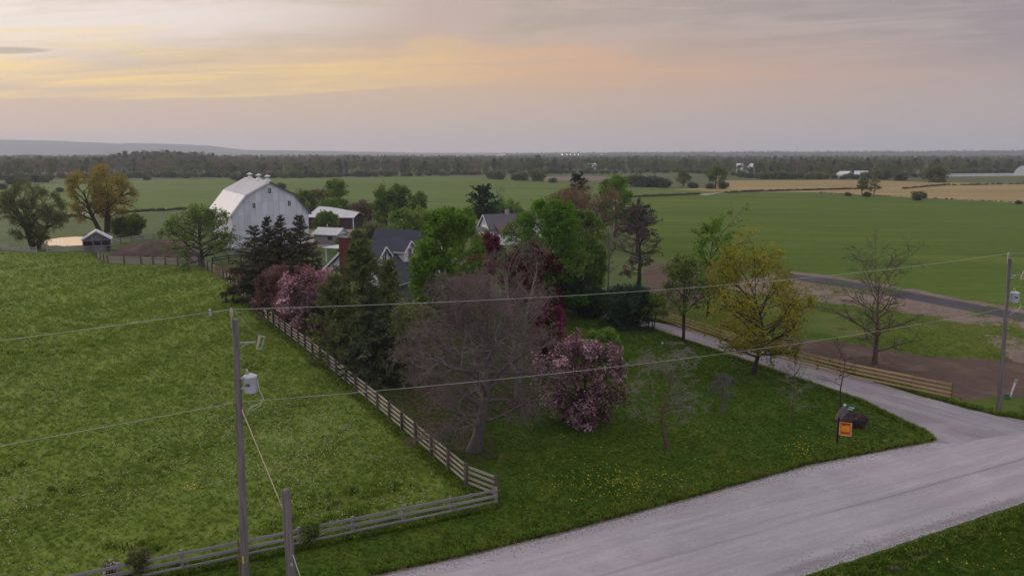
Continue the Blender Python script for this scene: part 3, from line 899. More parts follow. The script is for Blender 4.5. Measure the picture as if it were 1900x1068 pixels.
def tree(name, label, cat, px_, py_, spec, seed, group=None, rz=0.0, Y=None, xy=None):
    x, y = xy if xy else at(px_, py_)
    e = empty(name, (x, y, 0), rz, label, cat, group)
    tm, cm = build_tree_meshes(surveyed(px_, py_, spec), seed)
    NTREE[0] += len(tm.polygons) * 2 + len(cm.polygons) * 2
    if spec.get('stems', 1) > 3: tag(link('stems', tm, e), kind='stuff')   # a thicket of stems nobody could count
    else: link('trunk', tm, e)
    link('crown', cm, e)
    return e


def conifer_meshes(H, R, r, seed, leaf='spruce', bark='bark_dark', whorls=26, per=7, base=0.06, droop=-0.03, lift=0.04, lsize=0.42, soft=False, aspect=0.32, sub=9, lean=0.01, shape=1.0, leaves=7, gapj=0.25):
    rng = np.random.default_rng(seed)
    P0, R0, L0 = skeleton(rng, H, r, 1, lean, 0, 0.008, 10, 0.05)
    m = whorls * per
    t = base + (0.985 - base) * (np.repeat(np.arange(whorls), per) + rng.uniform(-0.3, 0.3, m)) / whorls
    t = np.clip(t, base * 0.6, 0.985)
    Q, T = interp(P0, t[None, :])
    Q, T = Q[0], T[0]
    az = rng.uniform(0, 2 * np.pi, m)
    tt = np.clip((t - base) / (1 - base), 0, 1)
    el = np.radians(-8 + 42 * tt ** 1.5 + (18 if soft else 0) + rng.normal(0, 7, m))
    D = np.stack([np.cos(az) * np.cos(el), np.sin(az) * np.cos(el), np.sin(el)], 1)
    reach = R * np.clip(1 - tt, 0.0, 1) ** shape * rng.uniform(1 - gapj, 1 + gapj * 0.5, m) * (0.75 + 0.25 * np.clip(tt / 0.12, 0, 1)) + 0.12
    P1 = curves(rng, Q, D, reach, 5, 0.05 if not soft else 0.10, droop)
    P1[:, 3:, 2] += (lift * reach)[:, None] * np.array([0.3, 0.7, 1.2])[None, :]
    R1 = radii(np.maximum(reach * 0.016, 0.012), 5, 0.3)
    P2, R2, L2, par = spawn(rng, P1, R1, reach, sub, 0.15, 1.0, 48, 10, 0.36, 2, 0.07, -0.04 if not soft else 0.04, 0.6, 0.008, 0.8 if not soft else 0.3)
    fit([P0, P1, P2], H, R, 0.1, False)
    TV, TQ = join([tubes((P0, R0), 7), tubes((P1, R1), 4)])
    tm = mesh_quads('trunk', TV, TQ, [M[bark]], smooth=True)
    C1, T1, o1 = scatter_leaves(rng, P1, leaves, 0.05, 0.2)
    C2, T2, o2 = scatter_leaves(rng, P2, leaves, 0.05 if not soft else 0.12, 0.05)
    C, A, own = np.concatenate([C1, C2]), np.concatenate([T1, T2]), np.concatenate([o1, par[o2]])
    lv, lq = leaf_quads(rng, C, lsize * np.clip(1.25 - 1.05 * C[:, 2] / H, 0.32, 1.0) if not soft else lsize, aspect, 0.8, A if not soft else A + rng.normal(0, 0.5, A.shape), 0.35 if not soft else -0.25)
    lt = np.clip(0.45 + rng.normal(0, 0.2, m)[own] + rng.normal(0, 0.14, len(C)), 0, 1)
    V, Qd = join([tubes((P2, R2), 3), (lv, lq)])
    n2 = len(V) - len(lv)
    tint = np.concatenate([np.full(n2, 0.4), np.repeat(lt, 4)])
    mi = np.ones(len(Qd), np.int32)
    mi[:len(Qd) - len(lq)] = 0
    cm = mesh_quads('crown', V, Qd, [M[bark], L[leaf]], mi, {'tint': tint})
    return tm, cm


def conifer(name, label, cat, px_, py_, seed, group=None, xy=None, **kw):
    x, y = xy if xy else at(px_, py_)
    e = empty(name, (x, y, 0), 0, label, cat, group)
    tm, cm = conifer_meshes(seed=seed, **surveyed(px_, py_, kw))
    NTREE[0] += len(tm.polygons) * 2 + len(cm.polygons) * 2
    link('trunk', tm, e)
    link('crown', cm, e)
    return e


BROAD = dict(n1=20, n2=7, n3=6, per=9, lsize=0.30, lsig=0.22)
# --- trees along the farm and the yard, west to east
tree('willow_tree', 'grey olive round willow leaning over the west end of the pond', 'tree', 64, 462,
     dict(H=11.2, r=0.55, stems=3, spread=0.45, n1=11, t0=0.22, R=4.6, ang=(70, 40), env=[(0, .5), (.4, 1), (.8, 1), (1, .6)], n2=7, n3=6, tr2=-0.03, tr3=-0.16, k3=0.6, per=14, lsize=0.30, lsig=0.30, leaf='olive',
          bark='bark_dark', keep=0.95, limbtint=0.12), 11)
tree('willow_tree', 'tall golden willow with forked dark trunk behind the small shed', 'tree', 196, 446,
     dict(H=14.2, r=0.62, stems=3, spread=0.30, n1=10, t0=0.38, R=4.4, ang=(62, 35), env=[(0, .5), (.4, .9), (.75, 1.1), (1, .7)], n2=8, n3=7, tr2=0.0, tr3=-0.16, k3=0.55, per=9, lsize=0.30, lsig=0.28,
          leaf='willow_gold', bark='bark_dark', keep=1.0, limbtint=0.12), 12)
tree('shrub', 'dense dark green shrub right of the golden willow', 'shrub', 240, 438,
     dict(H=4.3, r=0.12, stems=6, spread=0.55, n1=6, t0=0.1, R=2.4, n2=6, n3=5, per=9, lsize=0.36, lsig=0.25, leaf='mid'), 13)
tree('broadleaf_tree', 'wide mid green tree in front of the left corner of the barn', 'tree', 378, 494,
     dict(H=9.9, r=0.28, stems=2, spread=0.25, n1=16, t0=0.12, R=5.6, ang=(80, 35), env=[(0, .9), (.35, 1.05), (.7, .7), (1, .2)], n2=7, n3=6, per=7, lsize=0.32, lsig=0.24, leaf='mid', keep=0.8, bark='bark_dark'), 14)
conifer('spruce_tree', 'leftmost of the dark brownish spruces with limbs reaching over the board fence', 'tree', 478, 562, 21, 'dark spruces beside the board fence', H=8.6, R=3.6, r=0.22, whorls=20, per=9, shape=0.85, lsize=0.56, leaf='spruce')
conifer('spruce_tree', 'dark spruce with the thin leading shoot second from the left of its row', 'tree', 504, 556, 22, 'dark spruces beside the board fence', H=10.9, R=3.5, r=0.24, whorls=24, per=9, shape=0.85, lsize=0.56, leaf='spruce')
conifer('spruce_tree', 'dark spruce with the tallest spire before the barn wall', 'tree', 527, 552, 23, 'dark spruces beside the board fence', H=11.1, R=3.0, r=0.23, whorls=24, per=9, shape=0.85, lsize=0.56, leaf='spruce')
conifer('spruce_tree', 'broad rightmost spruce of the dark row next to the white shed roof', 'tree', 562, 554, 24, 'dark spruces beside the board fence', H=10.9, R=3.7, r=0.24, whorls=24, per=9, shape=0.85, lsize=0.56, leaf='spruce')
tree('ornamental_tree', 'bronze leaved rounded tree between the spruces and the pink blossom', 'tree', 540, 602,
     dict(H=6.4, r=0.13, stems=4, spread=0.55, n1=9, t0=0.12, R=3.1, n2=7, n3=6, per=8, lsize=0.26, lsig=0.2, leaf='bronze', bark='bark_dark', env=[(0, .7), (.4, 1), (.75, .95), (1, .5)]), 31)
tree('crab_apple_tree', 'pink blossoming crab apple arching over the board fence', 'tree', 585, 630,
     dict(H=6.2, r=0.16, stems=4, spread=0.6, n1=10, t0=0.12, R=3.2, n2=7, n3=6, per=9, lsize=0.21, lsig=0.17, leaf='crab_leaf', blossom='pink', bl_share=0.75, bark='bark_dark',
          env=[(0, .7), (.4, 1), (.75, .95), (1, .5)]), 32)
conifer('pine_tree', 'soft needled pine standing before the slate roof of the white house', 'tree', 674, 640, 41, None, H=11.8, R=3.6, r=0.25, whorls=17, per=7, lsize=0.42, leaf='pine', soft=True, aspect=0.28, sub=11, shape=0.7, leaves=8, gapj=0.4, base=0.10, bark='bark_dark')
conifer('pine_tree', 'bushy light green pine closest to the middle of the board fence', 'tree', 632, 676, 42, None, H=7.6, R=3.3, r=0.2, whorls=14, per=8, lsize=0.40, leaf='pine', soft=True, aspect=0.28, sub=11, shape=0.55, leaves=8, gapj=0.4, base=0.05, bark='bark_dark')
conifer('spruce_tree', 'dark green spruce between the soft pine and the large bare tree', 'tree', 694, 712, 43, None, H=8.2, R=2.9, r=0.2, whorls=22, per=8, lsize=0.42, leaf='spruce_blue')
conifer('pine_tree', 'small pine tucked right of the soft pine beside the porch corner', 'tree', 726, 630, 44, None, H=6.6, R=2.4, r=0.15, whorls=13, per=7, lsize=0.38, leaf='pine', soft=True, aspect=0.28, sub=9, shape=0.6, leaves=7, bark='bark_dark')
tree('maple_tree', 'fresh green maple hiding the right side of the white house', 'tree', 832, 604,
     dict(BROAD, H=11.6, r=0.22, R=4.9, t0=0.14, n1=26, leaf='maple', env=[(0, .8), (.3, 1.0), (.55, .85), (.8, .55), (1, .15)], limbtint=0.2), 51)
tree('maple_tree', 'lower fresh green maple leaning against the dormer side of the house', 'tree', 802, 612,
     dict(BROAD, H=8.2, r=0.16, R=3.2, t0=0.14, n1=18, leaf='maple', env=[(0, .8), (.4, 1.0), (.8, .7), (1, .2)]), 52)
tree('viburnum_shrub', 'loose pale leaved shrub left of the large bare tree', 'shrub', 770, 715,
     dict(H=6.6, r=0.09, stems=7, spread=0.45, n1=7, t0=0.15, R=2.0, n2=6, n3=5, per=3, lsize=0.22, lsig=0.15, leaf='budgreen', bark='bark_pale', keep=0.7), 53)
tree('bare_tree', 'huge spreading tree with mauve twigs and no leaves behind the front fence', 'tree', 878, 836,
     dict(H=10.6, r=0.40, stems=1, n1=30, t0=0.2, R=5.6, ang=(84, 24), lean=0.02, swob=0.09, env=[(0, .95), (.2, 1.0), (.6, .95), (.85, .7), (1, .4)], l1=dict(wob=0.17, trop=0.04, seg=8), n2=10, k2=0.5, w2=0.22, s2=4,
          tr2=-0.03, n3=8, k3=0.6, w3=0.24, tr3=-0.05, dome=0.55, n4=5, k4=0.6, w4=0.22, per=1, lsize=0.07, lsig=0.02, leaf='budred', bark='bark_grey', twigbark='bark_mauve', twig=0.008, lt0=0.6), 54)
tree('bare_tree', 'second grey mauve bare tree rising behind the huge one before the maroon crown', 'tree', 962, 740,
     dict(H=10.4, r=0.24, stems=2, spread=0.2, n1=14, t0=0.18, R=4.0, ang=(70, 28), swob=0.06, env=[(0, .7), (.4, 1.0), (.8, .8), (1, .4)], l1=dict(wob=0.15, trop=0.05, seg=7), n2=8, w2=0.18, dome=0.5,
          n3=7, k3=0.55, w3=0.2, n4=4, k4=0.6, per=1, lsize=0.08, lsig=0.02, leaf='budred', bark='bark_pale', twigbark='bark_mauve', twig=0.009, lt0=0.6), 55)
tree('redbud_tree', 'bright magenta flowering tree in front of the far house', 'tree', 905, 560,
     dict(H=10.2, r=0.18, stems=2, spread=0.25, n1=11, t0=0.3, R=3.0, n2=7, n3=6, per=8, lsize=0.26, lsig=0.2, leaf='maroon', blossom='magenta', bl_share=0.8, bark='bark_dark',
          env=[(0, .7), (.4, 1), (.75, .8), (1, .35)]), 56)
tree('maple_tree', 'dark maroon leaved maple in front of the big green crown', 'tree', 985, 600,
     dict(H=10.4, r=0.22, n1=22, t0=0.2, R=4.4, n2=7, n3=6, per=8, lsize=0.27, lsig=0.22, leaf='maroon', bark='bark_dark', env=[(0, .7), (.35, 1), (.7, .85), (1, .3)]), 57)
tree('redbud_tree', 'low magenta flowering tree at the right foot of the huge bare tree', 'tree', 1012, 690,
     dict(H=5.0, r=0.12, stems=3, spread=0.4, n1=9, t0=0.15, R=2.3, n2=6, n3=5, per=7, lsize=0.22, lsig=0.17, leaf='maroon', blossom='magenta', bl_share=0.7, bark='bark_dark'), 58)
tree('maple_tree', 'largest deep green maple crown in the middle of the yard', 'tree', 1016, 592,
     dict(BROAD, H=13.4, r=0.34, R=5.0, t0=0.16, n1=28, leaf='maple_deep', per=11, env=[(0, .75), (.3, 1.05), (.6, 1.0), (.82, .75), (1, .25)], limbtint=0.24), 59)
tree('maple_tree', 'light green maple squeezed behind the largest crown', 'tree', 1072, 560,
     dict(BROAD, H=11.8, r=0.25, R=3.6, t0=0.2, n1=20, leaf='mid', env=[(0, .8), (.4, 1), (.75, .8), (1, .2)]), 60)
tree('shrub', 'yellow green leafy shrub between the largest maple and the grey pole tree', 'shrub', 1095, 560,
     dict(H=7.6, r=0.12, stems=4, spread=0.3, n1=8, t0=0.25, R=1.9, n2=6, n3=5, per=8, lsize=0.27, lsig=0.2, leaf='fresh'), 61)
tree('crab_apple_tree', 'deep pink crab apple with drooping boughs on the front lawn', 'tree', 1085, 786,
     dict(H=6.3, r=0.17, stems=3, spread=0.6, n1=15, t0=0.10, R=3.0, ang=(104, 42), l1=dict(wob=0.16, trop=-0.02, asym=0.5), n2=7, n3=6, tr2=-0.09, tr3=-0.12, per=8, lsize=0.16, lsig=0.16, leaf='crab_leaf', blossom='pink', bl_share=0.72,
          bark='bark_dark', env=[(0, 1.0), (.35, 1.1), (.7, .9), (1, .5)], dome=0.6), 66)
tree('shrub', 'loose bronze and green shrub behind the deep pink crab apple', 'shrub', 1050, 700,
     dict(H=3.8, r=0.07, stems=5, spread=0.45, n1=6, t0=0.15, R=1.6, n2=6, n3=5, per=4, lsize=0.2, lsig=0.15, leaf='bronze', keep=0.7), 63)
tree('shrub', 'small bright lime shrub alone on the lawn', 'shrub', 1118, 668,
     dict(H=3.1, r=0.06, stems=7, spread=0.45, n1=6, t0=0.1, R=1.35, n2=6, n3=5, per=7, lsize=0.18, lsig=0.13, leaf='fresh'), 64)
for k, (bx, by, h, r_, lab) in enumerate([(1165, 606, 5.0, 2.7, 'wide dark yew beside the start of the gravel drive'),
                                          (1100, 586, 4.4, 2.4, 'dark yew further up the drive behind the lime shrub'),
                                          (1060, 574, 5.4, 2.2, 'dark yew pressed against the foot of the largest maple')]):
    tree('yew_shrub', lab, 'shrub', bx, by,
         dict(H=h, r=0.12, stems=6, spread=0.5, n1=8, t0=0.05, R=r_, ang=(85, 40), n2=7, n3=6, per=8, lsize=0.26, lsig=0.2, leaf='yew', bark='bark_dark', along=True, aspect=0.4), 70 + k)
tree('young_tree', 'small green tree on two thin stems at the bend of the drive', 'tree', 1212, 612,
     dict(H=4.4, r=0.07, stems=2, spread=0.15, n1=10, t0=0.42, R=1.7, n2=6, n3=5, per=5, lsize=0.2, lsig=0.15, leaf='mid', bark='bark_dark'), 74)
tree('ash_tree', 'thin forked tree with light young leaves on the near drive edge', 'tree', 1268, 636,
     dict(H=8.6, r=0.13, stems=2, spread=0.16, n1=14, t0=0.38, R=3.1, ang=(60, 35), n2=7, n3=5, per=5, lsize=0.24, lsig=0.2, leaf='mid', bark='bark_dark', keep=0.6), 75)
tree('maple_tree', 'slender tree with leafy top branches standing behind the tan fence', 'tree', 1314, 588,
     dict(H=12.6, r=0.17, n1=18, t0=0.30, R=3.0, ang=(58, 30), dome=False, env=[(0, .6), (.3, .95), (.6, .75), (.85, .8), (1, .5)], n2=6, n3=5, per=9, lsize=0.27, lsig=0.2, leaf='maple', bark='bark_dark', keep=0.55), 76)
tree('maple_tree', 'yellow green maple with orange tinged top beside the drive', 'tree', 1397, 694,
     dict(H=11.0, r=0.19, n1=36, t0=0.17, R=4.0, ang=(74, 34), env=[(0, .75), (.3, 1), (.65, 1.0), (.85, .95), (1, .7)], n2=8, n3=6, per=9, lsize=0.19, lsig=0.25, leaf='yellow', bark='bark_dark', limbtint=0.2, keep=0.95), 77)
tree('bare_tree', 'upright bare tree with dark trunk beyond the tan fence', 'tree', 1622, 676,
     dict(H=11.0, r=0.22, n1=19, t0=0.14, R=3.3, ang=(80, 22), dome=False, lean=0.02, env=[(0, 1.0), (.3, 1), (.6, .9), (.85, .7), (1, .4)], l1=dict(wob=0.1, trop=0.07, seg=7), n2=6, k2=0.5, n3=6, k3=0.5, w3=0.16, n4=4, k4=0.55,
          per=1, lsize=0.07, lsig=0.03, leaf='budgreen', bark='bark_rust', twigbark='bark', twig=0.012, lt0=0.6), 78)
tree('bare_tree', 'dark bare oak with crooked limbs at the field edge', 'tree', 1183, 534,
     dict(H=11.6, r=0.34, n1=20, t0=0.18, R=4.3, ang=(78, 30), swob=0.07, env=[(0, .9), (.3, .85), (.6, 1), (.85, .9), (1, .5)], l1=dict(wob=0.2, trop=0.02, seg=8), n2=7, w2=0.2, n3=7, w3=0.2, n4=4,
          dome=0.45, per=2, lsize=0.12, lsig=0.06, leaf='crab_leaf', bark='bark_dark', twigbark='bark', twig=0.017, lt0=0.3), 79)
tree('bare_tree', 'thin grey upright bare tree left of the dark oak', 'tree', 1128, 545,
     dict(H=9.8, r=0.14, n1=16, t0=0.25, R=1.7, dome=False, ang=(50, 25), n2=6, n3=6, n4=3, per=0, bark='bark_grey', twigbark='bark_grey', twig=0.012), 80)
tree('apple_tree', 'bare grey apple tree with leaning trunk on the front lawn', 'tree', 1240, 835,
     dict(H=6.4, r=0.135, n1=15, t0=0.30, R=3.3, ang=(78, 22), swob=0.07, lean=0.07, env=[(0, .95), (.4, 1), (.75, .85), (1, .5)], l1=dict(wob=0.15, trop=0.05, seg=7), n2=7, n3=6, n4=3,
          per=1, lsize=0.05, lsig=0.02, leaf='budgreen', bark='bark_rust', twigbark='bark_pale', twig=0.014, lt0=0.6), 81)
tree('weeping_tree', 'small weeping mop of bare twigs on the lawn by the drive', 'tree', 1340, 768,
     dict(H=2.5, r=0.11, n1=14, t0=0.5, R=1.1, ang=(60, 40), n2=7, n3=6, l1=dict(wob=0.15, trop=-0.12), tr2=-0.3, tr3=-0.4, k2=0.8, per=0, bark='bark_grey', twigbark='bark_grey', twig=0.018), 82)
tree('sapling', 'thin upright sapling left of the sign on the lawn', 'tree', 1468, 786,
     dict(H=5.0, r=0.06, n1=14, t0=0.28, R=1.6, dome=False, ang=(75, 28), n2=5, n3=5, per=0, bark='bark', twigbark='bark_pale', twig=0.011), 83)
tree('sapling', 'dark sapling with one long side limb at the lower drive edge', 'tree', 1560, 757,
     dict(H=4.7, r=0.07, n1=8, t0=0.42, R=1.5, dome=False, ang=(75, 30), n2=4, n3=4, per=0, bark='bark_dark', twigbark='bark_dark', twig=0.011), 84)
tree('sapling', 'young stake thin sapling behind the tan fence', 'tree', 1552, 690,
     dict(H=3.6, r=0.03, n1=8, t0=0.35, R=0.5, dome=False, ang=(50, 25), n2=3, n3=0, per=0, bark='bark_dark', twig=0.007), 85)
# --- trees behind the houses
tree('maple_tree', 'brown budding tree crown behind the largest maple', 'tree', 1090, 452,
     dict(H=13.2, r=0.3, stems=2, spread=0.2, n1=16, t0=0.2, R=5.4, n2=7, n3=6, per=4, lsize=0.36, lsig=0.3, leaf='budbrown', bark='bark', keep=0.9, env=[(0, .8), (.4, 1), (.75, .9), (1, .4)]), 90)
tree('maple_tree', 'second brown budding tree close behind the green yard trees', 'tree', 1050, 440,
     dict(H=12.4, r=0.3, stems=2, spread=0.2, n1=14, t0=0.2, R=5.0, n2=7, n3=6, per=4, lsize=0.36, lsig=0.3, leaf='budbrown', bark='bark', keep=0.9, env=[(0, .8), (.4, 1), (.75, .9), (1, .4)]), 91)
tree('broadleaf_tree', 'bright green tree top right of the brown budding crowns', 'tree', 1140, 440,
     dict(H=14.0, r=0.3, n1=20, t0=0.25, R=4.2, n2=6, n3=5, per=9, lsize=0.42, lsig=0.35, leaf='maple', env=[(0, .8), (.5, 1), (.8, .8), (1, .3)]), 92)
conifer('pine_tree', 'dark flat topped pine behind the crooked oak', 'tree', 1182, 470, 93, None, H=11.2, R=3.3, r=0.25, whorls=11, per=6, lsize=0.5, leaf='yew', soft=True, aspect=0.35, sub=9, shape=0.3, leaves=7, gapj=0.6, base=0.45, bark='bark_dark')
conifer('pine_tree', 'black tipped pine top above the brown budding crowns', 'tree', 1072, 430, 94, None, H=14.6, R=3.0, r=0.25, whorls=12, per=6, lsize=0.5, leaf='yew', soft=True, aspect=0.35, sub=8, shape=0.4, leaves=6, gapj=0.6, base=0.5, bark='bark_dark')
conifer('pine_tree', 'ragged dark pine behind the far house', 'tree', 897, 424, 95, None, H=13.0, R=3.3, r=0.3, whorls=12, per=6, lsize=0.55, leaf='yew', soft=True, aspect=0.4, sub=9, shape=0.35, leaves=7, gapj=0.7, base=0.25, bark='bark_dark')
conifer('cypress_tree', 'small dark columnar evergreen right of the far house chimney', 'tree', 960, 412, 96, None, H=6.6, R=1.2, r=0.12, whorls=16, per=6, lsize=0.5, leaf='yew', shape=0.4, sub=6, leaves=5, gapj=0.3, base=0.05, bark='bark_dark')
tree('bare_tree', 'thin bare tree standing in the field behind the far house', 'tree', 930, 398,
     dict(H=8.0, r=0.14, n1=10, t0=0.3, R=2.0, n2=5, dome=False, n3=5, per=0, bark='bark_dark', twig=0.02), 97)
for k, (bx, by, h, r_, lf, lab) in enumerate([(628, 408, 11.2, 5.0, 'mid', 'round green tree behind the low white roofed shed'),
                                          (612, 416, 6.5, 3.6, 'fresh', 'light green tree touching the end of the low shed roof'),
                                          (715, 424, 9.6, 3.6, 'mid', 'left and shorter crown of the green clump beyond the house'),
                                          (742, 420, 10.8, 4.4, 'mid', 'tallest crown of the green clump beyond the house'),
                                          (778, 424, 8.6, 2.8, 'mid', 'narrow right crown of the green clump beyond the house'),
                                          (765, 462, 9.2, 5.6, 'fresh', 'broad yellowish green tree just behind the slate roof'),
                                          (815, 470, 9.0, 4.0, 'mid', 'green tree between the slate roof and the far house'),
                                          (855, 470, 9.6, 4.0, 'maple', 'fresh green tree left of the far white gable'),
                                          (940, 420, 6.0, 4.4, 'fresh', 'low light green tree behind the far house roof'),
                                          (915, 418, 5.2, 3.0, 'fresh', 'low bush joined to the ragged dark pine'),
                                          (560, 405, 5.0, 2.6, 'mid', 'dark green bush beside the right eave of the barn'),
                                          (606, 434, 4.0, 2.0, 'mid', 'dark green tree growing in front of the low drive shed')]):
    tree('broadleaf_tree', lab, 'tree' if h > 5.5 else 'shrub', bx, by,
         dict(H=h, r=0.2, stems=2, spread=0.22, n1=12, t0=0.12, R=r_ * 0.85, n2=6, n3=5, per=8, lsize=0.46, lsig=0.34, leaf=lf, bark='bark_dark', env=[(0, .85), (.4, 1), (.75, .85), (1, .35)]), 100 + k)
for k, (bx, by, h, r_, lf, lab) in enumerate([(592, 402, 6.5, 3.0, 'budbrown', 'brown twiggy tree left of the round green tree behind the sheds'),
                                          (672, 415, 5.5, 3.6, 'budbrown', 'reddish brown scrub tree right of the round green tree'),
                                          (700, 448, 3.6, 3.0, 'olive', 'grey green bush near the gravel yard'),
                                          (665, 458, 3.4, 2.2, 'olive', 'pale bush with light tips behind the brick chimney'),
                                          (640, 470, 3.0, 2.0, 'mid', 'green bush behind the brick chimney')]):
    tree('shrub', lab, 'shrub', bx, by,
         dict(H=h, r=0.1, stems=4, spread=0.4, n1=7, t0=0.1, R=r_ * 0.8, n2=6, n3=5, per=5, lsize=0.36, lsig=0.28, leaf=lf), 120 + k)
# --- lone trees out in the fields
tree('field_tree', 'golden brown tree standing left of the green one on the field edge', 'tree', 1267, 347,
     dict(H=8.6, r=0.3, n1=14, t0=0.25, R=3.7, n2=6, n3=5, per=6, lsize=0.7, lsig=0.4, leaf='olive', bark='bark_dark', keep=0.8, twig=0.03), 130)
tree('field_tree', 'green tree with a thick trunk on the far field edge', 'tree', 1327, 350,
     dict(H=11.2, r=0.4, n1=16, t0=0.3, R=4.6, n2=6, n3=5, per=7, lsize=0.7, lsig=0.45, leaf='mid', bark='bark_dark', twig=0.03), 131)
tree('field_tree', 'yellow green left tree of the pair on the straw field border', 'tree', 1600, 364,
     dict(H=7.2, r=0.22, n1=12, t0=0.35, R=2.2, n2=6, n3=5, per=4, lsize=0.5, lsig=0.35, leaf='budgreen', bark='bark_dark', twig=0.03), 132)
tree('field_tree', 'barer right tree of the pair on the straw field border', 'tree', 1621, 364,
     dict(H=6.6, r=0.22, n1=12, t0=0.25, R=2.4, n2=6, n3=5, per=2, lsize=0.4, lsig=0.35, leaf='olive', bark='bark_dark', twig=0.03), 133)
# --- small shrubs by the front fence
tree('shrub', 'dark twiggy shrub growing through the front fence by the stub pole', 'shrub', 575, 1012,
     dict(H=1.3, r=0.03, stems=5, spread=0.4, n1=5, t0=0.1, R=0.5, n2=5, n3=4, per=4, lsize=0.09, lsig=0.06, leaf='mid', twig=0.006), 140)
tree('shrub', 'light leafy shrub at the lower end of the front fence', 'shrub', 262, 1075,
     dict(H=1.5, r=0.03, stems=5, spread=0.4, n1=5, t0=0.1, R=0.55, n2=5, n3=4, per=5, lsize=0.09, lsig=0.06, leaf='olive', twig=0.006), 141)
tree('shrub', 'little white blossoming shrub left of the light leafy one', 'shrub', 208, 1078,
     dict(H=1.0, r=0.02, stems=4, spread=0.4, n1=5, t0=0.1, R=0.3, n2=5, n3=4, per=5, lsize=0.08, lsig=0.05, leaf='olive', blossom='white_blossom', bl_share=0.5, twig=0.006), 142)
tree('heather_bush', 'low purple brown twig bush behind the orange sign', 'shrub', 1588, 792,
     dict(H=0.95, r=0.03, stems=9, spread=0.9, n1=6, t0=0.05, R=0.75, n2=6, n3=5, per=4, lsize=0.08, lsig=0.06, leaf='heather', twig=0.006, twigbark='bark_mauve'), 143)
print('tree tris', NTREE[0])


# ------------------------------------------------------------------ fences
def unit_board(name, mat, L_, h, th):
    return MB().box((L_ / 2, 0, 0), (L_, th, h)).mesh(name, mat)


POST_CACHE, BOARD_CACHE = {}, {}


def fence(name, label, cat, pts, bay, heights, bh, mats, post=(0.13, 0.13), post_h=1.35, side=1, group=None, th=0.035, seed=1, skip=(), tilt=0.012, end_post=True):
    """post-and-rail fence along a polyline; every post and board is a part of its own"""
    rng = random.Random(seed)
    P = [Vector((p[0], p[1], 0)) for p in pts]
    root = empty(name, P[0], 0, label, cat, group)
    nodes = []
    for a, b in zip(P[:-1], P[1:]):
        k = max(1, round((b - a).length / bay))
        for i in range(k): nodes.append(a.lerp(b, i / k))
    nodes.append(P[-1])
    key = (post, post_h, mats[1].name)
    if key not in POST_CACHE:
        w = post[0]
        POST_CACHE[key] = MB().box((0, 0, post_h / 2 - 0.15), (w, post[1], post_h + 0.3)).mesh('post', mats[1])
    for i, q in enumerate(nodes):
        d = (nodes[min(i + 1, len(nodes) - 1)] - nodes[max(i - 1, 0)])
        o = link('post', POST_CACHE[key], root, q - P[0] + Vector((0, 0, rng.uniform(-0.05, 0.03))),
                 (rng.gauss(0, 0.02), rng.gauss(0, 0.02), math.atan2(d.y, d.x)))
    bk = (bh, th, mats[0].name)
    if bk not in BOARD_CACHE: BOARD_CACHE[bk] = unit_board('board', mats[0], 1.0, bh, th)
    off = post[1] / 2 + th / 2 + 0.003
    for i in range(len(nodes) - 1):
        a, b = nodes[i], nodes[i + 1]
        d = b - a
        ln = d.length
        nrm = Vector((-d.y, d.x, 0)).normalized() * (off * side)
        for h in heights:
            if (i, round(h, 2)) in skip: continue
            dz0, dz1 = rng.gauss(0, tilt), rng.gauss(0, tilt)
            s = a + nrm - P[0] + Vector((0, 0, h + dz0)) - d.normalized() * 0.02
            link('board', BOARD_CACHE[bk], root, s, (0, -math.atan2(dz1 - dz0, ln), math.atan2(d.y, d.x)), (ln + 0.015, 1, 1))
    return root


B4 = [0.24, 0.55, 0.86, 1.17]
fA = [at(921, 926)] + px((865, 903), (700, 761), (580, 660), (470, 575), (428, 527), (402, 509), (370, 493), (330, 493), (262, 491), (200, 489), (180, 480), (166, 466))
fence('board_fence', 'long weathered four board fence running from the road corner to the small shed', 'fence', fA, 2.5, B4, 0.135, (M['wood_pale'], M['wood_post']), (0.15, 0.15), 1.4, side=-1, seed=3)
fD = [at(921, 936), (-18.9, 29.35), (-32.0, 23.5)]
fence('board_fence', 'grey three board fence along the road with a low front corner post', 'fence', fD, 2.6, [0.22, 0.54, 0.86], 0.14, (M['wood_grey'], M['wood_postg']), (0.14, 0.14), 1.0, side=1, seed=4)
fence('board_fence', 'silvery board fence between the pond and the small shed', 'fence', px((160, 465), (125, 467), (88, 468)), 2.6, [0.3, 0.65, 1.0], 0.14, (M['wood_silver'], M['wood_silver']), (0.14, 0.14), 1.25, side=1, seed=5)
fence('board_fence', 'silvery board fence ending at the round willow trunk', 'fence', px((68, 470), (40, 467), (0, 464), (-60, 461)), 2.6, [0.3, 0.65, 1.0], 0.14, (M['wood_silver'], M['wood_silver']), (0.14, 0.14), 1.3, side=1, seed=6)
fence('rail_fence', 'three rail paddock fence climbing behind the dirt heap', 'fence', px((204, 457), (245, 449), (286, 444)), 3.0, [0.35, 0.72, 1.09], 0.15, (M['wood_silver'], M['wood_postg']), (0.14, 0.14), 1.3, side=1, seed=7)
fence('board_fence', 'fresh tan four board fence along the gravel drive', 'fence', px((1764, 741), (1560, 697), (1400, 655), (1230, 597), (1215, 590)), 2.45, B4, 0.15, (M['wood_new'], M['wood_newpost']), (0.15, 0.15), 1.35, side=1, seed=8)
fence('rail_fence', 'black two rail fence above the brown plank wall', 'fence', px((395, 497), (425, 492), (470, 488)), 2.6, [1.15, 1.55], 0.16, (M['wood_black'], M['wood_black']), (0.14, 0.14), 1.7, side=1, seed=9)
fence('rail_fence', 'white rail fence in front of the distant arched hall', 'fence', px((1755, 328.5), (1830, 327.5), (1960, 326)), 14.0, [0.8, 1.9], 0.9, (M['white'], M['white']), (0.5, 0.5), 2.4, side=1, th=0.15, seed=10)

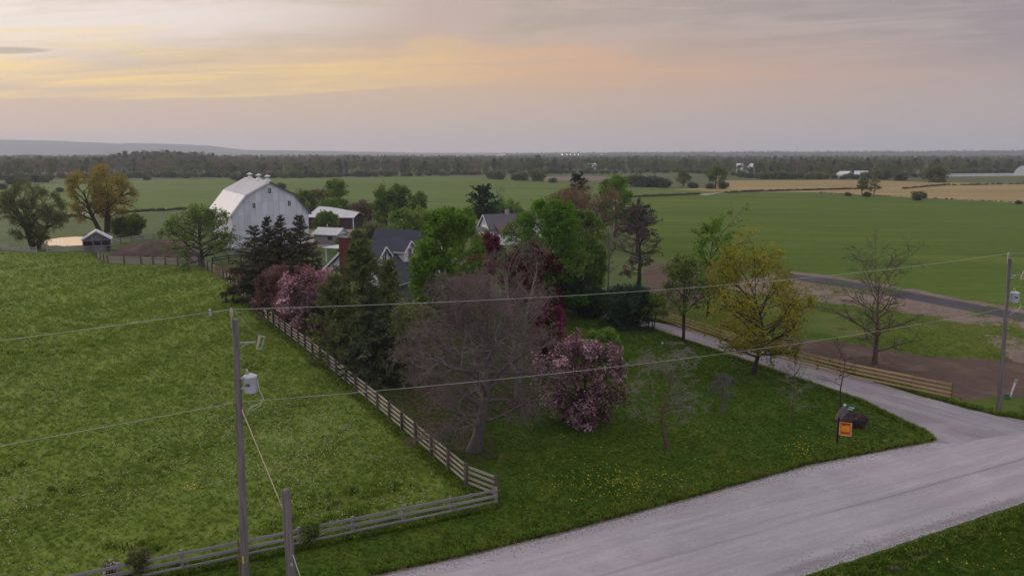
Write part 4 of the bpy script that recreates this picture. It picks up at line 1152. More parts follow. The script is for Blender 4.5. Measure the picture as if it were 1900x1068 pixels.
# brown plank wall
pw0, pw1 = Vector((*at(399, 513), 0)), Vector((*at(462, 518), 0))
d = (pw1 - pw0)
root = empty('plank_wall', pw0, math.atan2(d.y, d.x), 'low brown wall of upright planks behind the board fence bend', 'wall')
n = int(d.length / 0.3)
pm = MB().box((0.14, 0, 0.75), (0.28, 0.06, 1.6)).mesh('plank', M['wood_brown'])
for i in range(n):
    link('plank', pm, root, (i * 0.3, random.Random(i).uniform(-0.012, 0.012), random.Random(i + 99).uniform(-0.04, 0.04)))
MB().box((d.length / 2, 0.055, 1.2), (d.length, 0.05, 0.12)).build('rail', M['wood_brown'], root)
MB().box((d.length / 2, 0.055, 0.3), (d.length, 0.05, 0.12)).build('rail', M['wood_brown'], root)


# ------------------------------------------------------------------ poles and wires
def sag(a, b, s, n=28):
    a, b = Vector(a), Vector(b)
    return [a.lerp(b, i / n) - Vector((0, 0, 4 * s * (i / n) * (1 - i / n))) for i in range(n + 1)]


XL, YL = xat(455, 1068, 30.4), 30.4
XLt = xat(437, 600, 30.4)
HL = zat(592, 30.4)
XR, YR = at(1853, 761)
XRt = xat(1874, 480, YR)
HR = zat(480, YR)
wdir = Vector((XR - XL, YR - YL, 0)).normalized()


def utility_pole(x, y, xt, h, label, r0, r1, yaw, small, ztr, zbr):
    root = empty('utility_pole', (x, y, 0), 0, label, 'utility pole', 'utility poles along the road')
    tx = xt - x
    ax = lambda z: Vector((tx * z / h, 0, z))
    rr = lambda z: r0 + (r1 - r0) * z / h
    pts = [ax(z) for z in (-0.6, 0, h * .25, h * .5, h * .75, h)]
    MB().tube(pts, [rr(max(p.z, 0)) for p in pts], 14).build('shaft', M['pole'], root, smooth=False)
    cy, sy = math.cos(yaw), math.sin(yaw)
    R = lambda q: Vector((q[0] * cy - q[1] * sy, q[0] * sy + q[1] * cy, q[2]))
    # top pin and insulator
    b = ax(h)
    ins = MB().lathe([(0.02, -0.1), (0.03, -0.02), (0.075, 0.02), (0.05, 0.07), (0.085, 0.11), (0.05, 0.16), (0.075, 0.20), (0.03, 0.26)], 12)
    pin = MB().tube([R((-0.14, 0, -0.35)), R((-0.15, 0, -0.05)), R((-0.13, 0, 0.12))], 0.03, 6)
    io = ins.build('insulator', M['porcelain'], root, b + R((-0.13, 0, 0.12)), smooth=True)
    MB().lathe([(0.03, -0.06), (0.05, 0.0), (0.03, 0.05)], 8).build('clamp', M['galv'], io, (0, 0, 0.28))
    pin.build('bracket_pin', M['galv'], root, b)
    # cutout bracket with fuse holder
    c = ax(zbr)
    rr_ = rr(zbr)
    br = MB().beam(R((rr_ * 0.8, 0, 0)), R((0.78, 0.0, 0.03)), 0.05, 0.05)
    br.beam(R((rr_ * 0.8, 0.0, -0.24)), R((0.45, 0, -0.02)), 0.04, 0.03)
    bro = br.build('cutout_arm', M['galv'], root, c)
    MB().tube([R((0.80, 0, -0.26)), R((0.95, 0, 0.28))], 0.05, 8).build('fuse_insulator', M['porcelain'], bro)
    MB().tube([R((1.0, 0, -0.22)), R((1.13, 0, 0.24))], 0.028, 8).build('fuse_tube', M['galv'], bro)
    MB().beam(R((0.95, 0, 0.27)), R((1.14, 0, 0.23)), 0.05, 0.03).build('contact', M['galv'], bro)
    MB().beam(R((0.80, 0, -0.27)), R((1.02, 0, -0.23)), 0.05, 0.03).build('contact', M['galv'], bro)
    # transformer can
    q = ax(ztr)
    rad, hh = (0.265, 0.72)
    can_c = q + R((rr(ztr) + rad + 0.10, 0, 0))
    can = MB().lathe([(rad * 0.86, -hh / 2), (rad, -hh / 2 + 0.04), (rad, hh / 2 - 0.08), (rad * 1.05, hh / 2 - 0.07), (rad * 1.05, hh / 2 - 0.03), (rad * 0.9, hh / 2), (rad * 0.5, hh / 2 + 0.05), (0.05, hh / 2 + 0.06)], 20)
    co = can.build('transformer', M['paint_grey'], root, can_c, smooth=True)
    MB().lathe([(0.05, 0), (0.075, 0.03), (0.045, 0.07), (0.075, 0.10), (0.045, 0.14), (0.07, 0.17), (0.02, 0.24)], 10).build('bushing', M['porcelain'], co, R((-0.10, -0.05, hh / 2 + 0.03)), smooth=True)
    for dz in (0.24, -0.2):
        MB().box(R((-rad - 0.06, 0, dz)), (0.16, 0.12, 0.07), yaw).build('mount_lug', M['galv'], co)
    MB().box(R((-0.03, -rad - 0.02, 0.02)), (0.16, 0.05, 0.10), yaw).build('terminal_plate', M['trim_dark'], co)
    # drip loops
    lp = [can_c + R((rad + 0.02, 0, 0.15)), can_c + R((rad + 0.07, -0.02, -0.25)), can_c + R((rad + 0.22, 0, -0.62)), can_c + R((rad + 0.12, 0, -0.82)), can_c + R((-0.02, -0.05, -0.95)), can_c + R((-0.25, 0.0, -1.35))]
    MB().tube(lp, 0.022, 6).build('drip_cable', M['wire'], root, smooth=True)
    lp = [can_c + R((rad + 0.22, 0.05, -0.62)), can_c + R((rad + 0.05, 0.05, -0.95)), can_c + R((-0.03, 0, -1.15))]
    MB().tube(lp, 0.016, 6).build('drip_cable', M['wire'], root, smooth=True)
    MB().tube([b + R((-0.05, 0.02, 0.38)), c + R((0.6, 0.06, 0.5)), c + R((1.0, 0.02, 0.29))], 0.005, 4).build('jumper', M['wire'], root)
    MB().tube([c + R((0.9, 0, -0.28)), c + R((0.75, 0, -0.8)), can_c + R((-0.10, -0.05, hh / 2 + 0.3))], 0.005, 4).build('jumper', M['wire'], root)
    return root


pl = utility_pole(XL, YL, XLt, HL, 'near weathered wooden power pole with grey transformer standing at the front fence', 0.175, 0.125, 0.05, False, zat(712, YL), zat(636, YL))
MB().box((0.02, -0.187, 0.95), (0.06, 0.02, 0.34)).build('marker_strip', M['yellow'], pl, (0.01, 0, 0.3))
MB().lathe([(0.181, 0), (0.181, 0.05)], 12).build('band', M['trim_dark'], pl, (0.01, 0, 1.05))
MB().box((-0.20, -0.03, 1.0), (0.05, 0.05, 2.2)).build('ground_wire_guard', M['wood_newpost'], pl)
pr = utility_pole(XR, YR, XRt, HR, 'far wooden power pole with small transformer standing past the drive entrance', 0.165, 0.115, -0.1, True, zat(551, YR), zat(510, YR))

# stub pole and guy wires
XS, YS = xat(541, 1068, 29.6), 29.6
HS = zat(907, YS)
root = empty('stub_pole', (XS, YS, 0), 0, 'short thick wooden stub pole right of the near power pole', 'pole')
MB().tube([(0, 0, -0.5), (0, 0, 0.5), (-0.03, 0, 2.2), (-0.06, 0, HS - 0.06), (-0.06, 0, HS)], [0.20, 0.19, 0.18, 0.165, 0.13], 14).build('shaft', M['pole'], root)
MB().box((0.08, -0.165, 1.5), (0.10, 0.05, 0.14)).build('anchor_plate', M['galv'], root)
g0 = Vector((XL + (XLt - XL) * 0.7 + 0.1, YL - 0.02, zat(757, YL)))
g1 = Vector((XS - 0.17, YS - 0.05, zat(945, YS)))
root = empty('guy_wire', g0, 0, 'taut guy wire from the near power pole down to the stub pole', 'cable')
MB().tube([g0 - g0, (g0.lerp(g1, 0.3) - g0)], 0.022, 6).build('guy_sleeve', M['guy'], root)
MB().tube([(g0.lerp(g1, 0.3) - g0), (g1 - g0)], 0.020, 6).build('guy_strand', M['guy'], root)
h0 = Vector((XS + 0.12, YS - 0.1, 1.9))
h1 = Vector((xat(572, 1066, 29.0), 29.0, 0.0))
tag(MB().tube([h0, h1], 0.02, 6).build('guy_wire', M['wire']), 'short pale guy wire from the stub pole to the ground', 'cable')

# conductors: a span to each side is built too
LP, RP = Vector((XLt - 0.13, YL, HL + 0.4)), Vector((XRt - 0.1, YR, HR + 0.38))
prev, nxt = LP - wdir * 52, RP + wdir * 52
wire = MB()
wire.tube(sag(prev + Vector((0, 0, -0.3)), LP, 0.75), 0.0105, 6, cap=False)
wire.tube(sag(LP, RP, 0.62, 40), 0.0105, 6, cap=False)
wire.tube(sag(RP, nxt, 0.75), 0.0105, 6, cap=False)
tag(wire.build('power_line', M['wire'], smooth=True), 'upper bare power line crossing over the yard between both poles', 'power line')
LN, RN = Vector((XL + (XLt - XL) * 0.7 - 0.16, YL - 0.1, zat(745, YL))), Vector((XR + (XRt - XR) * .7 - 0.1, YR - 0.1, zat(571, YR)))
wire = MB()
wire.tube(sag(LN - wdir * 52 + Vector((0, 0, -0.4)), LN, 0.75), 0.0095, 6, cap=False)
wire.tube(sag(LN, RN, 0.62, 40), 0.0095, 6, cap=False)
wire.tube(sag(RN, RN + wdir * 52, 0.75), 0.0095, 6, cap=False)
tag(wire.build('power_line', M['wire'], smooth=True), 'lower power line passing beneath the transformers of both poles', 'power line')
# vibration damper / tag hanging on the upper line
dp = sag(prev + Vector((0, 0, -0.3)), LP, 0.75)[27]
tag(MB().lathe([(0.02, 0.0), (0.05, -0.04), (0.055, -0.26), (0.03, -0.30)], 8, c=(dp.x + 0.95, dp.y + 0.47, dp.z + 0.2)).build('line_marker', M['galv']), 'small grey tag hanging on the upper line left of the near pole', 'line marker')

# utility pedestal and marker behind the far pole
x, y = at(1868, 741)
root = empty('pedestal_box', (x, y, 0), 0.2, 'small green utility pedestal behind the far power pole', 'utility box')
MB().box((0, 0, 0.2), (0.24, 0.2, 0.4)).build('cabinet', M['green_paint'], root)
MB().box((0, 0, 0.425), (0.28, 0.24, 0.05)).build('lid', M['green_paint'], root)
x, y = at(1874, 736)
root = empty('marker_post', (x, y, 0), 0, 'leaning grey marker post beside the green pedestal', 'post')
MB().beam((0, 0, -0.1), (0.35, 0.1, 1.15), 0.16, 0.04).build('stake', M['galv'], root)
MB().box((0.40, 0.10, 1.22), (0.22, 0.05, 0.30)).build('plate', M['galv'], root)

# orange sign by the road
x, y = at(1553, 822)
root = empty('sign_post', (x, y, 0), math.radians(-24), 'black post with an orange sign panel hanging from its arm', 'sign')
MB().box((0, 0, 0.8), (0.10, 0.10, 1.7)).build('post', M['black'], root)
MB().box((0.26, 0, 1.50), (0.98, 0.08, 0.08)).build('arm', M['black'], root)
MB().lathe([(0.06, 0), (0.06, 0.04), (0.02, 0.10)], 8).build('cap', M['black'], root, (0, 0, 1.65))
sp = MB().box((0.42, 0, 1.02), (0.66, 0.025, 0.84)).build('panel', M['orange'], root)
MB().box((0.42, -0.0155, 1.33), (0.50, 0.006, 0.10)).box((0.30, -0.0155, 1.25), (0.22, 0.006, 0.05)).build('print_band', M['sign_red'], sp)
MB().box((0.42, -0.0155, 1.03), (0.44, 0.006, 0.34)).build('print_field', M['orange_lt'], sp)
MB().box((0.42, -0.0155, 0.76), (0.50, 0.006, 0.09)).build('print_band', M['sign_red'], sp)
ed = MB()
for (c, s) in (((0.42, 0, 1.445), (0.68, 0.04, 0.03)), ((0.42, 0, 0.595), (0.68, 0.04, 0.03)), ((0.075, 0, 1.02), (0.03, 0.04, 0.82)), ((0.765, 0, 1.02), (0.03, 0.04, 0.82))):
    ed.box(c, s)
ed.build('edge_frame', M['sign_edge'], sp)
for xx in (0.2, 0.64): MB().tube([(xx, 0, 1.45), (xx, 0, 1.52)], 0.012, 5).build('hook', M['galv'], root)


def rock_mesh(r, h, seed, mat, sub=2, cone=0.0, name='rock'):
    bm = bmesh.new()
    bmesh.ops.create_icosphere(bm, subdivisions=sub, radius=1.0)
    rng = np.random.default_rng(seed)
    k = rng.normal(0, 1, (6, 3))
    ph = rng.uniform(0, 6, 6)
    for v in bm.verts:
        p = np.array(v.co)
        f = 1 + 0.10 * np.sum(np.sin(k @ p * 2.0 + ph)) / 2
        z = p[2] * h * f
        w = 1 - cone * max(0, (p[2] + 0.2)) / 1.2
        v.co = (p[0] * r * f * w, p[1] * r * f * w, max(z, -0.12 * h))
    me = bpy.data.meshes.new(name)
    bm.to_mesh(me)
    bm.free()
    me.materials.append(mat)
    return me


x, y = at(1563, 783)
tag(link('boulder', rock_mesh(0.55, 1.15, 5, M['boulder'], 3, 0.55, 'boulder'), None, (x, y, 0.05)), 'upright tapering mauve grey boulder behind the orange sign', 'boulder')
x, y = at(1577, 768)
root = empty('house_sign', (x, y, 0), math.radians(-25), 'small green and white address sign on the lawn behind the boulder', 'sign')
MB().box((0, 0, 0.42), (0.62, 0.03, 0.40), 0).build('board', M['green_paint'], root)
MB().box((0.08, -0.021, 0.50), (0.36, 0.008, 0.08)).box((0.0, -0.021, 0.36), (0.36, 0.008, 0.07)).build('white_strip', M['white'], root)
for s in (-0.24, 0.24): MB().box((s, 0.03, 0.3), (0.05, 0.04, 0.7)).build('leg', M['wood_grey'], root)
x, y = at(1566, 772)
tag(MB().lathe([(0.025, -0.1), (0.025, 0.75), (0.09, 0.78), (0.07, 0.86), (0.02, 0.9)], 10).build('garden_lamp', M['white'], None, (x, y, 0)), 'little white topped garden lamp behind the boulder', 'garden lamp')
rr = random.Random(5)
for i in range(9):
    xx, yy = at(1650 + rr.uniform(-12, 26), 824 + rr.uniform(-5, 4))
    o = link('rock', rock_mesh(rr.uniform(0.12, 0.26), rr.uniform(0.08, 0.16), i, M['rock'], 1), None, (xx, yy, 0.02), (0, 0, rr.uniform(0, 6)))
    tag(o, 'pale flat rock in the small heap by the drive corner', 'rock', 'pale rocks at the drive corner')
x, y = at(1229, 638)
tag(MB().lathe([(0.03, 0), (0.08, 0.03), (0.10, 0.11), (0.07, 0.18), (0.02, 0.2)], 10).build('garden_ball', M['white'], None, (x, y, 0), smooth=True), 'small white garden ball on the lawn near the thin forked tree', 'garden ornament')


# ------------------------------------------------------------------ buildings
def frame(name, loc, dirv, label, cat, group=None):
    return empty(name, (loc[0], loc[1], 0), math.atan2(dirv[1], dirv[0]), label, cat, group)


def window(parent, c, w, h, axis='y', sgn=-1, fm=None, gm=None, muntin=True, depth=0.06):
    """window on a wall facing sgn*axis in the local frame: surround > pane, bars"""
    fm, gm = fm or M['white'], gm or M['glass']
    def bx(mb, u, z, su, sz, d0, d1):
        if axis == 'y': mb.box((c[0] + u, c[1] + sgn * (d0 + d1) / 2, c[2] + z), (su, abs(d1 - d0), sz))
        else: mb.box((c[0] + sgn * (d0 + d1) / 2, c[1] + u, c[2] + z), (abs(d1 - d0), su, sz))
    f = MB()
    t = 0.09
    bx(f, 0, h / 2 + t / 2, w + 2 * t, t, 0.003, depth)
    bx(f, 0, -h / 2 - t / 2, w + 2 * t + 0.06, t, 0.003, depth + 0.03)
    bx(f, -w / 2 - t / 2, 0, t, h, 0.003, depth)
    bx(f, w / 2 + t / 2, 0, t, h, 0.003, depth)
    fo = f.build('window', fm, parent)
    g = MB()
    bx(g, 0, 0, w, h, 0.004, 0.02)
    g.build('pane', gm, fo)
    if muntin:
        b = MB()
        bx(b, 0, 0, 0.05, h, 0.022, 0.04)
        bx(b, 0, 0, w / 2 - 0.03, 0.05, 0.042, 0.05)
        b.build('glazing_bar', fm, fo)
    return fo


# --- barn: gable towards the road, local x along the gable, local y along the ridge (away)
GW, GL = 6.7, 24.0
ZE, ZB, ZR, XB = 7.4, 10.55, 12.8, 4.2
bxy = (-43.2, 140.2)
gd = (0.88, 0.475)
barn = frame('barn', bxy, gd, 'large pale grey gambrel barn with metal walls and three roof vents', 'barn')
core = MB()
prof = [(-GW, 1.2), (GW, 1.2), (GW, ZE), (XB, ZB), (0, ZR), (-XB, ZB), (-GW, ZE)]
V = [(a, 0.10, b) for a, b in prof] + [(a, GL, b) for a, b in prof]
k = len(prof)
core.poly(V, [tuple(range(k))[::1], tuple(range(2 * k - 1, k - 1, -1))] + [(i, i + k, (i + 1) % k + k, (i + 1) % k) for i in range(k)])
core.build('wall', M['barn_wall'], barn)
MB().box((0, GL / 2 - 0.02, 0.55), (2 * GW + 0.5, GL + 0.35, 1.4)).build('foundation', M['stone'], barn)


def clip_x(z):
    pts = [(1.2, GW), (ZE, GW), (ZB, XB), (ZR, 0.0)]
    return np.interp(z, [p[0] for p in pts], [p[1] for p in pts])


cw = 2 * GW / 13
courses = [1.25, 4.3, 7.0, 9.3, 11.2, ZR]
for ci in range(5):
    z0, z1 = courses[ci], courses[ci + 1]
    for i in range(13):
        x0, x1 = -GW + i * cw + 0.02, -GW + (i + 1) * cw - 0.02
        # polygon clipped to the gambrel outline
        xs = np.linspace(x0, x1, 4)
        zs = [min(z1 - 0.025, float(np.interp(abs(xx), [0, XB, GW], [ZR, ZB, ZE])) - 0.03) for xx in xs]
        if max(zs) <= z0 + 0.12: continue
        top = [(xx, zz) for xx, zz in zip(xs, zs) if zz > z0 + 0.05]
        if len(top) < 2: continue
        poly = [(top[0][0], z0 + 0.02), (top[-1][0], z0 + 0.02)] + [(a, b) for a, b in reversed(top)]
        y0 = 0.0 + 0.012 * ((i + ci) % 2)
        kk = len(poly)
        V = [(a, y0 + 0.02, b) for a, b in poly] + [(a, y0 + 0.09, b) for a, b in poly]
        MB().poly(V, [tuple(range(kk)), tuple(range(2 * kk - 1, kk - 1, -1))] + [((j + 1) % kk, j, j + kk, (j + 1) % kk + kk) for j in range(kk)]).build('wall_panel', M['barn_wall'], barn)


def barn_slope(name, x0, z0, x1, z1, s):
    """one metal roof slope with standing seams; s = side (-1 west, 1 east)"""
    d = Vector((x1 - x0, 0, z1 - z0))
    ln = d.length
    nrm = Vector((-(z1 - z0), 0, x1 - x0)).normalized()
    if nrm.z < 0: nrm = -nrm
    a, b = Vector((x0, -0.35, z0)), Vector((x1, -0.35, z1))
    c, e = Vector((x1, GL + 0.35, z1)), Vector((x0, GL + 0.35, z0))
    t = 0.12
    P = [a, b, c, e]
    Q = [p + nrm * t for p in P]
    mb = MB().poly(P + Q, [(0, 1, 2, 3), (7, 6, 5, 4), (0, 4, 5, 1), (1, 5, 6, 2), (2, 6, 7, 3), (3, 7, 4, 0)])
    r = mb.build(name, M['barn_roof'], barn)
    sm_ = MB()
    y = 0.0
    while y < GL:
        p0, p1 = Vector((x0, y, z0)) + nrm * (t + 0.02), Vector((x1, y, z1)) + nrm * (t + 0.02)
        sm_.beam(p0, p1, 0.05, 0.045)
        y += 0.95
    tag(sm_.build('seam', M['barn_roof'], r), kind='stuff')
    MB().beam(a + Vector((0, -0.03, 0.02)), b + Vector((0, -0.03, 0.02)), 0.06, 0.26).build('rake_trim', M['trim_dark'] if s > 0 else M['white'], r)


for s in (-1, 1):
    barn_slope('roof', s * (GW + 0.45), ZE - 0.55, s * XB, ZB, s)
    barn_slope('roof', s * (XB + 0.02), ZB + 0.02, s * 0.02, ZR + 0.02, s)
MB().box((0, GL / 2, ZR + 0.16), (0.4, GL + 0.7, 0.1)).build('ridge_cap', M['barn_roof'], barn)
for (wx, wz) in ((0, 11.3), (-2.85, 8.75), (3.35, 8.95)):
    window(barn, (wx, 0.018, wz), 0.5, 0.95, 'y', -1, M['white'], M['glass'])
for yy in (1.2, 9.5, 18.5):
    v = MB().lathe([(0.62, 0), (0.34, 0.45), (0.30, 0.5)], 12).build('roof_vent', M['barn_roof'], barn, (0, yy, ZR + 0.12))
    MB().lathe([(0.28, 0.45), (0.31, 0.8), (0.28, 0.88)], 12).build('louvre_drum', M['galv'], v)
    MB().lathe([(0.60, 0.86), (0.56, 0.92), (0.2, 1.1), (0.06, 1.16)], 12).build('cap', M['barn_roof'], v)

# --- open run-in shed by the pond
x, y = at(181, 467)
sh = frame('run_in_shed', (x, y), (0.90, 0.43), 'small grey board shed with white edged gable roof beside the pond', 'shed')
W, Dp, E_, Rz = 2.25, 3.4, 2.35, 3.75
for i in range(13):                                    # gable boards, upper part only
    w = 2 * W / 13
    xx = -W + (i + 0.5) * w
    zt = E_ + (Rz - E_) * (1 - abs(xx) / W) - 0.05
    MB().box((xx, 0, (2.0 + zt) / 2), (w - 0.015, 0.05, zt - 2.0)).build('plank', M['shed_board'], sh, (0, random.Random(i).uniform(-.01, .01), 0))
    if i not in (11, 12): MB().box((xx, 0, 0.45), (w - 0.015, 0.05, 1.2)).build('plank', M['shed_board'], sh, (0, random.Random(i + 50).uniform(-.01, .01), 0))
MB().box((0, -0.05, 1.08), (2 * W + 0.1, 0.06, 0.10)).build('rail', M['wood_silver'], sh)
for sx in (-W, -0.6, 0.75, W): MB().box((sx, 0.06, 1.1), (0.14, 0.10, 2.4)).build('post', M['wood_postg'], sh)
for sx in (-W, W): MB().box((sx, Dp / 2 + 0.1, 1.15), (0.06, Dp, 2.4)).build('side_wall', M['shed_board'], sh)
MB().box((0, Dp, 1.6), (2 * W, 0.06, 3.0)).build('back_wall', M['shed_board'], sh)
for s in (-1, 1):
    a, b = Vector((s * (W + 0.28), 0, E_ - 0.12)), Vector((0, 0, Rz + 0.08))
    nrm = Vector((s * (Rz - E_), 0, W)).normalized() * 0.10
    P = [a + Vector((0, -0.3, 0)), b + Vector((0, -0.3, 0)), b + Vector((0, Dp + 0.3, 0)), a + Vector((0, Dp + 0.3, 0))]
    Q = [p + nrm for p in P]
    r = MB().poly(P + Q, [(0, 1, 2, 3), (7, 6, 5, 4), (0, 4, 5, 1), (1, 5, 6, 2), (2, 6, 7, 3), (3, 7, 4, 0)]).build('roof', M['barn_roof'], sh)
    MB().beam(P[0] + Vector((0, -0.04, 0.05)), P[1] + Vector((0, -0.04, 0.05)), 0.05, 0.26).build('barge_board', M['white'], r)

# --- long open drive shed behind the barn
x0, y0 = at(573, 424)
x1, y1 = at(656, 425)
dl = math.hypot(x1 - x0, y1 - y0)
ds = frame('drive_shed', (x0, y0), (x1 - x0, y1 - y0), 'long low drive shed with patchy white roof and dark red open front', 'shed')
nb = 5
for i in range(nb + 1): MB().box((dl * i / nb, 0, 1.4), (0.2, 0.2, 2.9)).build('post', M['white'] if i == nb else M['barn_red'], ds)
MB().box((dl / 2, 0.02, 2.62), (dl, 0.12, 0.5)).build('lintel', M['barn_red'], ds)
for i in (0, 3, 4):
    for j in range(8):
        w = dl / nb / 8
        MB().box((dl * i / nb + (j + 0.5) * w, 0.06, 1.3), (w - 0.02, 0.05, 2.5)).build('plank', M['barn_red'], ds)
MB().box((dl / 2, 7.0, 1.6), (dl, 0.1, 3.2)).build('back_wall', M['barn_red'], ds)
MB().box((dl / 2, 3.5, 0.05), (dl, 6.9, 0.08)).build('floor', M['inside_shade'], ds)
for s in (0.03, dl - 0.03): MB().box((s, 3.5, 1.4), (0.06, 6.9, 2.8)).build('side_wall', M['barn_red'], ds)
rs = MB()
for (xa, xb, za, zb, yb) in ((-0.5, 2.2, 2.75, 3.5, 4), (2.2, 8.4, 2.75, 5.0, 4), (8.4, dl + 0.5, 2.75, 3.9, 4)):
    pass
for s, (ya, yb) in (('front', (-0.6, 3.6)), ('rear', (7.6, 3.62))):
    P = []
    zr = [3.6, 5.0, 4.9, 4.5, 4.1, 3.7]
    xs = [-0.4, 1.4, dl * .35, dl * .6, dl * .8, dl + 0.4]
    V = [(a, ya, 2.72) for a in xs] + [(a, yb, z) for a, z in zip(xs, zr)]
    V += [(p[0], p[1], p[2] + 0.1) for p in V]
    n_ = len(xs)
    F = []
    for i in range(n_ - 1):
        F.append((i, i + 1, i + 1 + n_, i + n_))
        F.append((i + 2 * n_, i + 3 * n_, i + 1 + 3 * n_, i + 1 + 2 * n_))
        F.append((i, i + 2 * n_, i + 1 + 2 * n_, i + 1))
    F += [(0, n_, 3 * n_, 2 * n_), (n_ - 1, 3 * n_ - 1, 4 * n_ - 1, 2 * n_ - 1)]
    MB().poly(V, F).build('roof', M['barn_roof'], ds)

# --- small block outbuilding with white metal roof
x0, y0 = at(583, 452)
x1, y1 = at(626, 454)
dl = math.hypot(x1 - x0, y1 - y0)
ob = frame('outbuilding', (x0, y0), (x1 - x0, y1 - y0), 'small grey block outbuilding with plain white metal roof', 'shed')
MB().box((dl / 2, 2.0, 0.95), (dl, 4.0, 2.1)).build('wall', M['block'], ob)
MB().poly([(0, 0.02, 2.0), (0, 3.98, 2.0), (0, 2.0, 3.0), (dl, 0.02, 2.0), (dl, 3.98, 2.0), (dl, 2.0, 3.0)], [(0, 2, 1), (3, 4, 5), (0, 3, 5, 2), (1, 2, 5, 4)]).build('gable', M['white'], ob)
for (ya, yb) in ((-0.4, 2.0), (4.4, 2.0)):
    za = 1.85
    V = [(-0.3, ya, za), (dl + 0.3, ya, za), (dl + 0.3, yb, 3.08), (-0.3, yb, 3.08)]
    V += [(a, b, c + 0.09) for a, b, c in V]
    MB().poly(V, [(0, 1, 2, 3), (7, 6, 5, 4), (0, 4, 5, 1), (1, 5, 6, 2), (2, 6, 7, 3), (3, 7, 4, 0)]).build('roof', M['barn_roof'], ob)
window(ob, (dl * 0.70, 0, 1.25), 0.9, 0.6, 'y', -1, M['trim_dark'], M['glass'], False)
MB().lathe([(0.12, -0.2), (0.12, 0.5), (0.2, 0.52), (0.05, 0.65)], 8).build('vent_pipe', M['galv'], ob, (dl * 0.35, 2.0, 3.1))


# --- gabled house helper: ridge along local y, gable front at y = 0
def slab(parent, name, P, up, t, mat):
    Q = [Vector(p) + up * t for p in P]
    return MB().poly([Vector(p) for p in P] + Q, [(0, 1, 2, 3), (7, 6, 5, 4), (0, 4, 5, 1), (1, 5, 6, 2), (2, 6, 7, 3), (3, 7, 4, 0)]).build(name, mat, parent)


def courses_on(roof, a, b, c, e, n, mat):
    """thin shingle courses on a roof slope: a-b eave line, e-c ridge line"""
    a, b, c, e = map(Vector, (a, b, c, e))
    nrm = (b - a).cross(e - a).normalized()
    if nrm.z < 0: nrm = -nrm
    mb = MB()
    for i in range(n):
        t0, t1 = i / n, (i + 1.25) / n
        p = [a.lerp(e, t0), b.lerp(c, t0), b.lerp(c, min(t1, 1)), a.lerp(e, min(t1, 1))]
        q = [p[0] + nrm * 0.035, p[1] + nrm * 0.035, p[2] + nrm * 0.006, p[3] + nrm * 0.006]
        mb.poly(q + p, [(0, 1, 2, 3), (0, 4, 5, 1)])
    tag(mb.build('shingle', mat, roof), kind='stuff')


hx, hy = -19.3, 91.5
hd = Vector((0.41, 0.91, 0)).normalized()
house = empty('farmhouse', (hx, hy, 0), math.atan2(hd.y, hd.x) - math.pi / 2, 'white farmhouse with slate blue roof and red brick chimney amid the yard trees', 'house')
HW, HLn, HE, HR_ = 5.0, 11.5, 2.9, 7.15
MB().box((0, HLn / 2, HE / 2 - 0.1), (2 * HW - 0.5, HLn - 0.1, HE + 0.2)).build('wall', M['stone'], house)
gp = [(-HW + 0.1, 0.0, HE - 0.1), (HW - 0.1, 0.0, HE - 0.1), (0, 0.0, HR_ - 0.12)]
for yy in (0.02, HLn - 0.02):
    MB().poly([(p[0], yy, p[2]) for p in gp] + [(p[0], yy + (0.1 if yy < 1 else -0.1), p[2]) for p in gp],
              [(0, 1, 2), (5, 4, 3), (0, 3, 4, 1), (1, 4, 5, 2), (2, 5, 3, 0)]).build('gable', M['white'], house)
sb = MB()                                              # clapboard courses on the front gable
zz = HE
while zz < HR_ - 0.4:
    w = (HW - 0.15) * (1 - (zz - HE + 0.05) / (HR_ - HE)) - 0.1
    sb.box((0, 0.005, zz), (2 * w, 0.02, 0.035))
    zz += 0.22
tag(sb.build('siding', M['white'], house), kind='stuff')
window(house, (-2.0, 0.02, 4.2), 0.7, 1.2, 'y', -1)
window(house, (2.2, 0.02, 4.2), 0.7, 1.2, 'y', -1)
for s in (-1, 1):
    a, b = Vector((s * (HW + 0.45), -0.4, HE - 0.38)), Vector((s * (HW + 0.45), HLn + 0.4, HE - 0.38))
    c, e = Vector((0, HLn + 0.4, HR_)), Vector((0, -0.4, HR_))
    up = Vector((s * (HR_ - HE), 0, HW)).normalized()
    r = slab(house, 'roof', [a, b, c, e], up, 0.14, M['shingle'])
    courses_on(r, a + up * .145, b + up * .145, c + up * .145, e + up * .145, 18, M['shingle'])
    MB().beam(a + Vector((0, -0.03, 0.02)), e + Vector((0, -0.03, 0.02)), 0.06, 0.24).build('barge_board', M['white'], r)
    MB().beam(a + Vector((s * 0.04, 0, 0.03)), b + Vector((s * 0.04, 0, 0.03)), 0.06, 0.18).build('fascia', M['white'], r)
ch = MB().box((0, 0.35, 4.0), (1.15, 0.75, 8.4)).build('chimney', M['brick'], house, (-0.15, -0.78, 0))
MB().box((0, 0.35, 8.26), (1.3, 0.9, 0.14)).build('chimney_cap', M['stone'], ch)
bc = MB()
for i in range(22): bc.box((0, -0.029, 1.2 + i * 0.32), (1.16, 0.012, 0.22))
tag(bc.build('brick_course', M['brick'], ch), kind='stuff')


